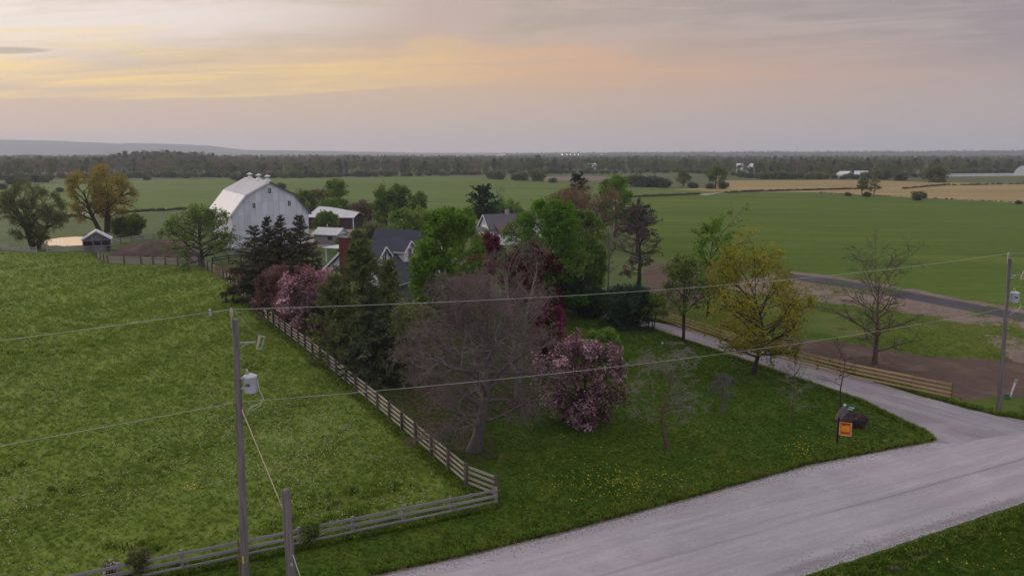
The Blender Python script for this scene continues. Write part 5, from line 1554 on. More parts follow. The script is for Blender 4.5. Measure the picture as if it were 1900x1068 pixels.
def dormer(parent, yc, x_front, w, ze, zr, label=None):
    """gabled dormer on the +x slope"""
    slope = (HR_ - HE) / HW
    rx = lambda z: (HR_ - z) / slope               # x on the main slope at height z
    base = HR_ - x_front * slope
    d_ = empty('dormer', (0, yc, 0))
    d_.parent = parent
    MB().poly([(x_front, -w, base - 0.1), (x_front, w, base - 0.1), (x_front, w, ze), (x_front, 0, zr - 0.05), (x_front, -w, ze),
               (x_front - .1, -w, base - 0.1), (x_front - .1, w, base - 0.1), (x_front - .1, w, ze), (x_front - .1, 0, zr - 0.05), (x_front - .1, -w, ze)],
              [(0, 1, 2, 3, 4), (9, 8, 7, 6, 5), (0, 5, 6, 1), (1, 6, 7, 2), (4, 9, 5, 0)]).build('front', M['white'], d_)
    for s in (-1, 1):
        MB().poly([(x_front - 0.11, s * w, base), (x_front - 0.11, s * w, ze), (rx(ze) - 0.1, s * w, ze), (x_front - 0.11, s * (w - .08), base), (x_front - 0.11, s * (w - .08), ze), (rx(ze) - 0.1, s * (w - .08), ze)],
                  [(0, 1, 2), (5, 4, 3), (0, 3, 4, 1), (1, 4, 5, 2)]).build('cheek', M['white'], d_)
        a, b = Vector((x_front + 0.3, s * (w + 0.3), ze - 0.28)), Vector((rx(ze - .28) - 0.1, s * (w + 0.3), ze - 0.28))
        c, e = Vector((rx(zr) - 0.2, 0, zr)), Vector((x_front + 0.3, 0, zr))
        up = Vector((0, s * (zr - ze), w)).normalized()
        r = slab(d_, 'dormer_roof', [a, b, c, e], up, 0.10, M['shingle'])
        MB().beam(a + Vector((0.03, 0, 0.0)), e + Vector((0.03, 0, 0.0)), 0.06, 0.2).build('barge_board', M['white'], r)
        MB().beam(a + Vector((0, s * 0.03, 0.03)), b + Vector((0, s * 0.03, 0.03)), 0.05, 0.16).build('fascia', M['white'], r)
    window(d_, (x_front, 0, base + 1.15), 0.75, 1.25, 'x', 1, M['white'], M['glass'])


dormer(house, 8.3, 3.3, 1.35, 6.0, 7.05)
dormer(house, 2.9, 3.1, 1.1, 5.9, 6.9)
# downspout and corner board at the right eave
MB().box((HW - 0.1, 0.05, 1.3), (0.16, 0.16, 2.7)).build('corner_board', M['white'], house)
# rear wing with a slightly higher ridge across
MB().box((-0.5, HLn + 2.4, 2.2), (9.0, 5.0, 4.6)).build('wing_wall', M['white'], house)
for s in (-1, 1):
    a, b = Vector((-5.4, HLn + 2.4 + s * 3.0, 4.1)), Vector((4.4, HLn + 2.4 + s * 3.0, 4.1))
    c, e = Vector((4.4, HLn + 2.4, 7.75)), Vector((-5.4, HLn + 2.4, 7.75))
    up = Vector((0, s * 3.6, 3.0)).normalized()
    slab(house, 'wing_roof', [a, b, c, e], up, 0.12, M['shingle'])
MB().poly([(4.0, HLn - 0.1, 4.5), (4.0, HLn + 4.9, 4.5), (4.0, HLn + 2.4, 7.6), (3.9, HLn - 0.1, 4.5), (3.9, HLn + 4.9, 4.5), (3.9, HLn + 2.4, 7.6)],
          [(0, 1, 2), (5, 4, 3), (0, 3, 4, 1), (1, 4, 5, 2), (2, 5, 3, 0)]).build('wing_gable', M['white'], house)
# low carport roof on the west side
cp = frame('carport', at(606, 486), (0.91, -0.41), 'low carport with pale flat metal roof left of the brick chimney', 'carport')
for (ax_, ay_) in ((0, 0), (3.4, 0), (0, 4.5), (3.4, 4.5)): MB().box((ax_, ay_, 1.15), (0.14, 0.14, 2.5)).build('post', M['white'], cp)
for i in range(7): MB().box((-0.2 + i * 0.62, 2.2, 2.46), (0.58, 5.4, 0.06), ry=0.04).build('roof_panel', M['barn_roof'], cp, (0, 0, 0.012 * (i % 2)))

# --- second house, dark grey roof
x0, y0 = at(898, 452)
h2 = frame('bungalow', (x0, y0 + 3), (0.93, 0.37), 'white bungalow with dark grey roof and pale chimney beyond the yard', 'house')
# ridge along local x
LW, WD, ZE2, ZR2 = 10.5, 3.2, 2.9, 5.55
MB().box((LW / 2, 0, 1.4), (LW, 2 * WD, 3.0)).build('wall', M['white'], h2)
for xx in (0.0, LW):
    MB().poly([(xx, -WD, ZE2), (xx, WD, ZE2), (xx, 0, ZR2 - .1), (xx + .08, -WD, ZE2), (xx + .08, WD, ZE2), (xx + .08, 0, ZR2 - .1)], [(0, 2, 1), (3, 4, 5), (0, 3, 5, 2), (1, 2, 5, 4), (0, 1, 4, 3)]).build('gable', M['white'], h2)
for s in (-1, 1):
    a, b = Vector((-0.35, s * (WD + 0.4), ZE2 - 0.3)), Vector((LW + 0.35, s * (WD + 0.4), ZE2 - 0.3))
    c, e = Vector((LW + 0.35, 0, ZR2)), Vector((-0.35, 0, ZR2))
    up = Vector((0, s * (ZR2 - ZE2), WD)).normalized()
    r = slab(h2, 'roof', [a, b, c, e], up, 0.12, M['shingle_grey'])
    MB().beam(a + Vector((-0.03, 0, 0)), e + Vector((-0.03, 0, 0)), 0.06, 0.2).build('barge_board', M['white'], r)
window(h2, (0, 0, 4.1), 0.6, 0.9, 'x', -1)
c2 = MB().box((5.0, 0.1, 5.7), (0.7, 0.6, 1.5)).build('chimney', M['block'], h2)
MB().box((5.0, 0.1, 6.5), (0.8, 0.7, 0.1)).build('chimney_cap', M['stone'], c2)
# porch with posts on the west gable
slab(h2, 'porch_roof', [(-2.4, -WD, 2.5), (0.0, -WD, 2.9), (0.0, WD, 2.9), (-2.4, WD, 2.5)], Vector((0, 0, 1)), 0.1, M['shingle_grey'])
for yy in (-WD + .1, -1, 1, WD - .1): MB().box((-2.25, yy, 1.2), (0.16, 0.16, 2.6)).build('porch_post', M['white'], h2)
# front wing in faded red shingles and small grey gable
slab(h2, 'lean_roof', [(1.2, -WD - 3.6, 2.0), (6.5, -WD - 3.6, 2.0), (6.5, -WD + 0.9, 3.75), (1.2, -WD + 0.9, 3.75)], Vector((0, -0.3, 1)).normalized(), 0.1, M['shingle_red'])
MB().box((3.85, -WD - 1.7, 0.95), (5.0, 3.2, 1.9)).build('lean_wall', M['white'], h2)
MB().box((8.4, -WD - 1.4, 1.3), (3.2, 3.0, 2.6)).build('front_wall', M['white'], h2)
for s in (-1, 1):
    a, b = Vector((8.4 + s * 2.0, -WD - 3.2, 2.3)), Vector((8.4 + s * 2.0, 0.4, 2.3))
    c, e = Vector((8.4, 0.4, 4.4)), Vector((8.4, -WD - 3.2, 4.4))
    slab(h2, 'front_roof', [a, b, c, e], Vector((s * 2.1, 0, 2.0)).normalized(), 0.1, M['shingle_grey'])
MB().poly([(6.8, -WD - 2.92, 2.5), (10.0, -WD - 2.92, 2.5), (8.4, -WD - 2.92, 4.3), (6.8, -WD - 2.84, 2.5), (10.0, -WD - 2.84, 2.5), (8.4, -WD - 2.84, 4.3)],
          [(0, 1, 2), (5, 4, 3), (0, 3, 4, 1), (1, 4, 5, 2), (2, 5, 3, 0)]).build('front_gable', M['white'], h2)

# --- dirt heap in the paddock
bm = bmesh.new()
bmesh.ops.create_grid(bm, x_segments=40, y_segments=26, size=1.0)
rng = np.random.default_rng(8)
kx, ph = rng.normal(0, 4, (10, 2)), rng.uniform(0, 6, 10)
for v in bm.verts:
    a, b = v.co.x, v.co.y
    e = max(0.0, 1 - (a * a + b * b))
    r = float(np.sum(np.sin(kx @ np.array([a, b]) + ph))) / 10
    v.co = (a * 6.0, b * 3.6, -0.15 + 3.0 * e ** 0.7 * (1 + 0.5 * r) * (0.65 + 0.35 * a))
me = bpy.data.meshes.new('dirt_heap')
bm.to_mesh(me)
bm.free()
M['heap'] = simple_mat('dark_heap_soil', (0.075, 0.050, 0.042), (0.125, 0.082, 0.062), 0.8, 0.95, (1, 1, 2.5), bstr=1.0)
me.materials.append(M['heap'])
x, y = at(278, 470)
tag(link('dirt_heap', me, None, (x, y, 0), (0, 0, 0.25)), 'long dark brown dirt heap in the paddock between shed and barn', 'dirt heap')
for i, (pxx, pyy) in enumerate([(272, 476), (286, 480), (300, 482), (312, 478)]):
    x, y = at(pxx, pyy)
    tag(link('clod', rock_mesh(0.55, 0.5, 60 + i, M['soil'], 2, 0, 'clod'), None, (x, y, 0.05), (0, 0, i)), 'reddish brown clod of earth lying below the dirt heap', 'clod', 'clods under the dirt heap')


# ------------------------------------------------------------------ distant buildings
def hall(label, x, y, w, l, h, rz, arched=True, cat='hall'):
    root = empty('arched_hall' if arched else 'long_barn', (x, y, 0), rz, label, cat)
    n_ = 14
    if arched:
        pr = [(-w / 2 * math.cos(math.pi * i / n_), h * math.sin(math.pi * i / n_) ** 0.8) for i in range(n_ + 1)]
    else:
        pr = [(-w / 2, 0), (-w / 2, h * 0.55), (0, h), (w / 2, h * 0.55), (w / 2, 0)]
    k_ = len(pr)
    V = [(a, 0, b) for a, b in pr] + [(a, l, b) for a, b in pr]
    MB().poly(V, [(i, i + 1, i + 1 + k_, i + k_) for i in range(k_ - 1)]).build('roof', M['white'], root)
    MB().poly([(a, 0.3, b * 0.99) for a, b in pr] + [(a, l - .3, b * .99) for a, b in pr], [tuple(range(k_)), tuple(range(2 * k_ - 1, k_ - 1, -1))]).build('end_wall', M['white'] if arched else M['block'], root)
    rb = MB()
    for i in range(1, 8):
        yy = l * i / 8
        rb.tube([(a * 1.005, yy, b * 1.005) for a, b in pr], 0.12, 4)
    tag(rb.build('rib', M['galv'], root), kind='stuff')
    return root


def far_at(pxx, Y):
    return xat(pxx, 300, Y)


hall('white arched hall at the far right edge of the fields', far_at(1906, 640), 640, 16, 24, 7.6, -0.585)
hall('small white hoop barn among the far hedgerow trees', far_at(1398, 700), 700, 12, 14, 8.5, 1.2)
hall('white roofed barn left of the hoop barn in the hedgerow', far_at(1394, 740), 740, 9, 12, 7.5, 1.5, False, 'barn')
hall('long low white roofed barn beyond the ploughed strip', far_at(1107, 760), 760, 11, 12, 7.8, 1.57, False, 'barn')
hall('pale dome roofed hall far out on the plain', far_at(931, 2300), 2300, 34, 30, 17, 0.1)
hall('light roofed shed half hidden by the right hand scrub', far_at(1580, 560), 560, 7, 10, 5, 0.4, False, 'shed')
hall('dark roofed cottage among the right hand scrub', far_at(1612, 560), 560, 8, 9, 5.2, 1.2, False, 'cottage')

# floodlights of a far sports ground, lit in the photograph
m, N = new_mat('floodlight_glow')
em = N.n('ShaderNodeEmission', {0: (1.0, 0.96, 0.9, 1), 1: 5.0})
N.t.links.new(em.outputs[0], N.n('ShaderNodeOutputMaterial').inputs[0])
M['glow'] = m
for i, (pxx, s, dz) in enumerate([(1043, 1.0, 0), (1052, 0.8, 0), (1059, 0.9, 0.6), (1067, 1.1, -0.3), (1075, 0.8, 0.2), (1119, 0.5, 0.3)]):
    Y = 2600
    root = empty('floodlight_mast', (far_at(pxx, Y), Y + 10 * i, 0), 0, 'lit floodlight mast of the far sports ground on the horizon' if i < 5 else 'single small lit mast right of the floodlight row', 'floodlight', 'floodlights on the horizon' if i < 5 else None)
    z = zat(286.8, Y) + dz
    MB().tube([(0, 0, -1), (0, 0, z)], 0.25, 6).build('mast', M['galv'], root)
    MB().box((0, 0, z), (2.6 * s, 0.6, 1.8 * s)).build('lamp_panel', M['glow'], root)
x = far_at(1479, 2500)
root = empty('lattice_tower', (x, 2500, 0), 0, 'thin lattice mast rising above the far wooded ridge', 'tower')
tw = MB()
zt = zat(273, 2500)
for s in ((-1, -1), (1, -1), (1, 1), (-1, 1)): tw.beam((s[0] * 1.4, s[1] * 1.4, -1), (s[0] * 0.3, s[1] * 0.3, zt), 0.4, 0.4)
tag(tw.build('tower_leg', M['galv'], root), kind='stuff')
br = MB()
for i in range(9):
    z0, z1 = zt * i / 9, zt * (i + 1) / 9
    w0, w1 = 1.4 - 1.1 * i / 9, 1.4 - 1.1 * (i + 1) / 9
    br.beam((-w0, -w0, z0), (w1, -w1, z1), 0.2, 0.2)
    br.beam((w0, w0, z0), (-w1, w1, z1), 0.2, 0.2)
tag(br.build('brace', M['galv'], root), kind='stuff')


# ------------------------------------------------------------------ scattered instances (stuff)
def gn_scatter(name, pts, yaw, scl, protos, kind='stuff', label=None):
    """one object that instances small meshes on points; protos are picked at random"""
    src = bpy.data.collections.new(name + '_sources')
    for i, me in enumerate(protos):
        src.objects.link(bpy.data.objects.new(name + '_source', me))
    me = bpy.data.meshes.new(name)
    me.vertices.add(len(pts))
    me.vertices.foreach_set('co', np.asarray(pts, np.float32).ravel())
    for an, av in (('yaw', yaw), ('scl', scl)):
        a = me.attributes.new(an, 'FLOAT', 'POINT')
        a.data.foreach_set('value', np.asarray(av, np.float32))
    me.update()
    o = link(name, me)
    ng = bpy.data.node_groups.new(name, 'GeometryNodeTree')
    ng.interface.new_socket('Geometry', in_out='INPUT', socket_type='NodeSocketGeometry')
    ng.interface.new_socket('Geometry', in_out='OUTPUT', socket_type='NodeSocketGeometry')
    G = NT(ng)
    gi, go = G.n('NodeGroupInput'), G.n('NodeGroupOutput')
    ci = G.n('GeometryNodeCollectionInfo')
    ci.inputs['Collection'].default_value = src
    ci.inputs['Separate Children'].default_value = True
    ci.inputs['Reset Children'].default_value = True
    ya = G.n('GeometryNodeInputNamedAttribute', {'Name': 'yaw'}, data_type='FLOAT')
    sc_ = G.n('GeometryNodeInputNamedAttribute', {'Name': 'scl'}, data_type='FLOAT')
    rot = G.n('ShaderNodeCombineXYZ', {2: ya.outputs[0]})
    ip = G.n('GeometryNodeInstanceOnPoints', {'Points': gi.outputs[0], 'Instance': ci.outputs[0], 'Pick Instance': True})
    ng.links.new(rot.outputs[0], ip.inputs['Rotation'])
    ng.links.new(sc_.outputs[0], ip.inputs['Scale'])
    ng.links.new(ip.outputs[0], go.inputs[0])
    md = o.modifiers.new('scatter', 'NODES')
    md.node_group = ng
    return tag(o, label, None, None, kind)


def inside(P, poly):
    x, y = P[:, 0], P[:, 1]
    r = np.zeros(len(P), bool)
    n = len(poly)
    for i in range(n):
        x0, y0 = poly[i]
        x1, y1 = poly[(i + 1) % n]
        c = ((y0 > y) != (y1 > y)) & (x < (x1 - x0) * (y - y0) / (y1 - y0 + 1e-12) + x0)
        r ^= c
    return r


def vnoise(P, s, seed):
    """cheap smooth noise in [0,1]"""
    rng = np.random.default_rng(seed)
    v = np.zeros(len(P))
    for o in range(4):
        k = rng.normal(0, 1, (3, 2)) * s * 1.9 ** o
        ph = rng.uniform(0, 6, 3)
        v += np.sum(np.sin(P[:, :2] @ k.T + ph), 1) / 3 * 0.6 ** o
    return np.clip(0.5 + 0.32 * v, 0, 1)


# far trees: eight shared meshes
def far_tree_mesh(spec, seed):
    tm, cm = build_tree_meshes(spec, seed)
    nv = len(tm.vertices)
    V = np.empty(nv * 3, np.float32); tm.vertices.foreach_get('co', V)
    V2 = np.empty(len(cm.vertices) * 3, np.float32); cm.vertices.foreach_get('co', V2)
    Q = np.empty(len(tm.loops), np.int32); tm.loops.foreach_get('vertex_index', Q)
    Q2 = np.empty(len(cm.loops), np.int32); cm.loops.foreach_get('vertex_index', Q2)
    mi = np.empty(len(cm.polygons), np.int32); cm.polygons.foreach_get('material_index', mi)
    tt = np.empty(len(cm.vertices), np.float32); cm.attributes['tint'].data.foreach_get('value', tt)
    me = mesh_quads('far_tree', np.concatenate([V.reshape(-1, 3), V2.reshape(-1, 3)]), np.concatenate([Q.reshape(-1, 4), Q2.reshape(-1, 4) + nv]),
                    list(cm.materials), np.concatenate([np.zeros(len(tm.polygons), np.int32), mi]), {'tint': np.concatenate([np.full(nv, .5, np.float32), tt])})
    return me


FT = dict(n1=11, t0=0.15, n2=5, n3=0, per=16, lsize=1.0, lsig=0.6, twig=0.05, r=0.3)
far_kinds = [
    ('green', [far_tree_mesh(dict(FT, H=13, R=5.0, leaf='haze_green', bark='bark_dark'), 201), far_tree_mesh(dict(FT, H=15, R=4.6, leaf='haze_green', bark='bark_dark'), 202)]),
    ('brown', [far_tree_mesh(dict(FT, H=14, R=4.8, leaf='haze_brown', bark='bark', per=9, lsize=0.7), 203), far_tree_mesh(dict(FT, H=15, R=4.4, leaf='haze_brown', bark='bark', per=9, lsize=0.7), 204)]),
    ('olive', [far_tree_mesh(dict(FT, H=12, R=4.8, leaf='olive', bark='bark_dark', per=13), 205), far_tree_mesh(dict(FT, H=14, R=4.4, leaf='budgreen', bark='bark', per=9, lsize=0.8), 206)]),
    ('dark', [far_tree_mesh(dict(FT, H=15, R=2.8, leaf='haze_dark', bark='bark_dark', env=[(0, .9), (.3, 1), (1, .1)], n1=14), 207), far_tree_mesh(dict(FT, H=13, R=4.2, leaf='haze_dark', bark='bark_dark'), 208)]),
]
bush_kinds = [
    ('green', [far_tree_mesh(dict(FT, H=4.2, R=2.8, stems=4, spread=0.5, n1=6, t0=0.05, leaf='haze_green', per=12, lsize=0.7, lsig=0.5), 211)]),
    ('grey', [far_tree_mesh(dict(FT, H=4.0, R=3.0, stems=4, spread=0.5, n1=6, t0=0.05, leaf='olive', per=12, lsize=0.6, lsig=0.5), 212)]),
    ('dark', [far_tree_mesh(dict(FT, H=3.6, R=3.0, stems=4, spread=0.5, n1=6, t0=0.05, leaf='haze_dark', per=12, lsize=0.7, lsig=0.5), 213)]),
]
BUSH_NAME = {'green': ('hedge_shrub', 'green shrub of the hedgerow along the far field edge', 'green hedgerow shrubs'),
             'grey': ('hedge_shrub', 'grey olive shrub of the hedgerow along the far field edge', 'grey hedgerow shrubs'),
             'dark': ('hedge_shrub', 'dark shrub of the hedgerow along the far field edge', 'dark hedgerow shrubs')}
TREE_NAME = {'green': ('hedgerow_tree', 'green tree in the wooded belt beyond the far fields', 'green trees of the wooded belt'),
             'brown': ('hedgerow_tree', 'leafless brown tree in the wooded belt beyond the far fields', 'brown trees of the wooded belt'),
             'olive': ('hedgerow_tree', 'yellowish olive tree in the wooded belt beyond the far fields', 'olive trees of the wooded belt'),
             'dark': ('hedgerow_tree', 'dark tree in the wooded belt beyond the far fields', 'dark trees of the wooded belt')}
rng = np.random.default_rng(77)


def put_far(kindset, names, kind, x, y, z, s, squash=1.0, label=None, group=None, name=None):
    d = dict(kindset)
    ms = d[kind]
    o = link(name or names[kind][0], ms[rng.integers(len(ms))], None, (x, y, z), (0, 0, rng.uniform(0, 6.28)), (s * squash, s * squash, s))
    return tag(o, label or names[kind][1], 'shrub' if 'shrub' in (name or names[kind][0]) else 'tree', group if label else names[kind][2])


# front row of the wooded belt
xs_b = [-100, 0, 240, 560, 700, 900, 1100, 1240, 1330, 1420, 1560, 1700, 1900, 2000]
ys_b = [334, 331, 327.5, 327, 325, 322, 320, 318, 322, 330, 330, 326, 317, 316]
pxx = -90.0
while pxx < 1990:
    yb = np.interp(pxx, xs_b, ys_b) + rng.uniform(-1.4, 0.8)
    x, y = at(pxx, yb)
    pk = [0.15, 0.55, 0.15, 0.15] if pxx < 760 else ([0.45, 0.15, 0.2, 0.2] if pxx < 1300 else [0.35, 0.28, 0.22, 0.15])
    kind = ['green', 'brown', 'olive', 'dark'][rng.choice(4, p=pk)]
    h = float(np.clip(rng.normal(0.68, 0.17), 0.35, 1.15)) * (1.0 if pxx < 1300 else 0.85)
    put_far(far_kinds, TREE_NAME, kind, x, y, -0.2, h, 0.95)
    pxx += rng.uniform(7, 15)
# low hedge along the field edges
pxx = -60.0
while pxx < 1960:
    dens = 1.0
    yb = np.interp(pxx, xs_b, ys_b) + rng.uniform(1.0, 3.2)
    if 240 < pxx < 430: dens = 0.9
    if rng.uniform() < dens:
        x, y = at(pxx, yb)
        kind = ['green', 'grey', 'dark'][rng.choice(3, p=[0.3, 0.3, 0.4])]
        put_far(bush_kinds, BUSH_NAME, kind, x, y, -0.1, rng.uniform(0.6, 1.25), 1.2)
    pxx += rng.uniform(9, 19)
# single bushes one can point at
for (bx, by, s, kind, lab) in [
    (4, 351, 0.75, 'dark', 'dark round shrub at the far left margin of the far field'),
    (24, 342, 1.3, 'dark', 'tall dark shrub standing before the wood behind the round willow'),
    (40, 343, 1.1, 'grey', 'grey shrub touching the dark one behind the round willow'),
    (66, 338, 1.3, 'dark', 'dark shrub of the pair left behind the golden willow'),
    (86, 338, 1.2, 'grey', 'greyish shrub of the pair left behind the golden willow'),
    (111, 356, 0.55, 'dark', 'tiny dark shrub alone in the far field beside the golden willow'),
    (272, 334, 0.95, 'green', 'small green shrub alone right of the golden willow top'),
    (346, 331, 0.95, 'green', 'small green shrub in the far field left of the barn roof'),
    (436, 334, 1.0, 'green', 'light shrub left of the barn ridge vents'),
    (450, 337, 1.25, 'dark', 'dark shrub just behind the first barn vent'),
    (468, 336, 1.1, 'grey', 'grey shrub between the first two barn vents'),
    (522, 349, 0.7, 'dark', 'dark shrub right of the last barn vent'),
    (912, 332, 1.25, 'green', 'green shrub leftmost of the line above the far house'),
    (926, 333, 1.35, 'green', 'bigger green shrub beside the leftmost one of the line'),
    (957, 335, 1.1, 'green', 'dark green shrub in the middle of the line above the far house'),
    (971, 335, 1.25, 'green', 'broad green shrub right of the middle of that line'),
    (997, 336, 1.7, 'green', 'largest shrub ending the line beside the ploughed strip'),
    (1026, 339, 0.8, 'dark', 'small dark shrub on the ploughed strip edge'),
    (1178, 346, 1.5, 'green', 'green shrub at the west end of the mid field thicket'),
    (1195, 347, 1.5, 'dark', 'dark shrub inside the mid field thicket'),
    (1212, 347, 1.5, 'dark', 'second dark shrub inside the mid field thicket'),
    (1230, 348, 1.3, 'dark', 'brown dark shrub at the east end of the mid field thicket'),
    (1286, 349, 0.8, 'dark', 'small round shrub between the two lone field trees'),
    (1318, 350, 0.7, 'dark', 'little dark shrub at the foot of the green field tree'),
    (1342, 350, 0.9, 'grey', 'brownish brush pile right of the green field tree'),
    (1573, 363.5, 0.42, 'dark', 'dark tuft of brush left of the field border pair'),
    (1609, 365, 0.55, 'dark', 'small dark shrub between the field border pair'),
    (1704, 371.5, 0.85, 'grey', 'grey shrub alone on the border of the straw field'),
    (1890, 378.5, 0.35, 'dark', 'tiny dark tuft on the straw field border at the far right'),
    (1638, 333, 1.9, 'grey', 'wide grey bush before the right hand wood'),
    (1672, 335, 1.3, 'dark', 'low dark bush right of the wide grey bush'),
    (1735, 338, 2.3, 'green', 'tall green bush cluster in the straw field hedge')]:
    x, y = at(bx, by)
    put_far(bush_kinds, BUSH_NAME, kind, x, y, -0.1, s, 1.05, lab, None, 'field_shrub')
# dark hedge lines between fields
hedge_pts, hs = [], []
for (x0, y0, x1, y1, n_) in [(1165, 366, 1300, 360.5, 60), (1345, 358, 1420, 354.5, 36), (1420, 355, 1640, 349.5, 60), (1675, 350.5, 1760, 343, 40), (1760, 344, 1960, 340, 50),
                             (225, 395, 345, 388.5, 30), (1520, 357.5, 1980, 380.5, 60), (60, 402, 150, 402, 20)]:
    for t in rng.uniform(0, 1, n_ * 3):
        x, y = at(x0 + (x1 - x0) * t, y0 + (y1 - y0) * t + rng.uniform(-0.4, 0.4))
        hedge_pts.append((x, y, -0.1)); hs.append(rng.uniform(0.05, 0.24) * (0.5 if x1 - x0 > 400 else 1))
gn_scatter('ditch_weeds', np.array(hedge_pts), rng.uniform(0, 6, len(hs)), hs, bush_kinds[2][1] + bush_kinds[0][1])


# wooded rise left of the barn, far woods and the ridges on the horizon
def mound(P):
    cx, cy = far_at(306, 930), 930
    u = (P[:, 0] - cx) / 62.0
    v = (P[:, 1] - cy) / 70.0
    r2 = np.abs(u) ** 2.6 + v * v
    return 7.5 * np.clip(1 - r2, 0, 1) ** 0.6


W = []
for (y0, y1, n_) in [(600, 760, 700), (760, 1000, 1300), (1000, 1500, 2600), (1500, 2400, 3400)]:
    yy = rng.uniform(y0, y1, n_)
    xx = rng.uniform(-0.78, 0.78, n_) * yy
    W.append(np.stack([xx, yy], 1))
W = np.concatenate(W)
pxw = 950 + W[:, 0] / W[:, 1] * FPX
mask = vnoise(W * np.array([0.6, 1.0]), 0.006, 5)
base_lim = np.array([at(a, np.interp(a, xs_b, ys_b))[1] for a in pxw]) + 12
thr = np.where(pxw < 1230, 0.12, np.where(W[:, 1] > 1150, 0.30, 0.52))
keep = (W[:, 1] > base_lim) & (mask > thr) & ~((W[:, 1] < 660) & (pxw > 1750)) & ~((pxw > 1060) & (pxw < 1150) & (W[:, 1] < 765))
W, pxw = W[keep], pxw[keep]
mh = mound(W)
extra = np.stack([far_at(306, 930) + rng.uniform(-62, 62, 330), 930 + rng.uniform(-70, 40, 330)], 1)
em_ = mound(extra)
extra, em_ = extra[em_ > 1], em_[em_ > 1]
PW = np.concatenate([np.column_stack([W, mh]), np.column_stack([extra, em_])])
scl = rng.uniform(0.5, 0.95, len(PW))
left = 950 + PW[:, 0] / PW[:, 1] * FPX < 760
gn_scatter('woodland', PW[left], rng.uniform(0, 6, left.sum()), scl[left], far_kinds[1][1] + far_kinds[1][1] + far_kinds[0][1] + far_kinds[2][1] + far_kinds[3][1])
rt = ~left
gn_scatter('woodland', PW[rt], rng.uniform(0, 6, rt.sum()), scl[rt] * 0.9, far_kinds[0][1] + far_kinds[1][1] + far_kinds[0][1] + far_kinds[2][1] + far_kinds[3][1])
bm = bmesh.new()
bmesh.ops.create_grid(bm, x_segments=40, y_segments=30, size=1.0)
for v in bm.verts:
    v.co = (far_at(306, 930) + v.co.x * 66, 930 + v.co.y * 74, 0)
    v.co.z = float(mound(np.array([[v.co.x, v.co.y]]))[0]) - 0.05
me = bpy.data.meshes.new('wooded_rise')
bm.to_mesh(me); bm.free()
me.materials.append(M['farmland'])
tag(link('wooded_rise', me), kind='structure')


def ridge(name, Yc, depth, prof, mat, seed, amp=1.5):
    """long hill whose skyline follows [(px, height m)]"""
    r2 = np.random.default_rng(seed)
    nx, ny = 260, 16
    pxs = np.linspace(prof[0][0], prof[-1][0], nx)
    hgt = np.interp(pxs, [p[0] for p in prof], [p[1] for p in prof])
    nz = np.convolve(r2.normal(0, 1, nx + 8), np.ones(9) / 9, 'valid') * amp
    V = []
    for j in range(ny):
        t = j / (ny - 1)
        sh = math.sin(min(t * 1.5, 1.0) * math.pi / 2) if t < 0.67 else math.cos((t - 0.67) / 0.33 * math.pi / 2)
        yj = Yc - depth / 2 + depth * t
        for i in range(nx):
            V.append(((pxs[i] - 950) / FPX * Yc, yj, max(-0.5, (hgt[i] + nz[i] * (1 if hgt[i] > 3 else 0)) * sh) - (0.4 if j in (0, ny - 1) else 0)))
    Q = [(j * nx + i, j * nx + i + 1, (j + 1) * nx + i + 1, (j + 1) * nx + i) for j in range(ny - 1) for i in range(nx - 1)]
    me = mesh_quads(name, V, Q, [mat], smooth=True)
    return tag(link(name, me), kind='structure')


M['hillwood'] = ground_mat('hill_woods', [(0.045, 0.055, 0.030), (0.065, 0.060, 0.038), (0.03, 0.035, 0.02)], big=0.004, mid=0.02, fine=0.12, bstr=1.0, bdist=4.0)
hp = lambda y_, Y_: 18.0 + (283 - y_) / FPX * Y_
ridge('hill', 5600, 1500, [(-260, hp(257, 5600)), (0, hp(259, 5600)), (60, hp(260, 5600)), (130, hp(263, 5600)), (198, hp(266, 5600)), (206, hp(267, 5600)), (240, hp(265.5, 5600)), (310, hp(267, 5600)), (375, hp(270, 5600)),
                           (400, hp(273.5, 5600)), (430, hp(277.5, 5600)), (520, hp(279, 5600)), (640, hp(281, 5600)), (760, hp(283, 5600)), (900, 6), (1000, 0)], M['hillwood'], 1, 2.5)
ridge('hill', 3400, 800, [(880, 0), (960, hp(286, 3400)), (1100, hp(285, 3400)), (1250, hp(283.5, 3400)), (1400, hp(282.5, 3400)), (1500, hp(282.5, 3400)), (1700, hp(281.5, 3400)), (1900, hp(280, 3400)), (2200, hp(279, 3400))], M['hillwood'], 2, 4.0)
ridge('hill', 6400, 800, [(500, hp(281, 6400)), (700, hp(283, 6400)), (1000, hp(283.5, 6400)), (1300, hp(282, 6400)), (1900, hp(280.5, 6400))], M['hillwood'], 3, 2.0)
yy = rng.uniform(3000, 3550, 1500)
pw = rng.uniform(930, 2050, 1500)
zr = np.interp(pw, [880, 960, 1100, 1250, 1400, 1500, 1700, 1900, 2200], [0] + [hp(a, 3400) for a in (286, 285, 283.5, 282.5, 282.5, 281.5, 280, 279)])
gn_scatter('woodland', np.column_stack([(pw - 950) / FPX * 3400, yy, zr * sm(yy, 3000, 3500) - 9]), rng.uniform(0, 6, 1500), rng.uniform(0.7, 1.2, 1500), far_kinds[0][1] + far_kinds[1][1] + far_kinds[3][1])

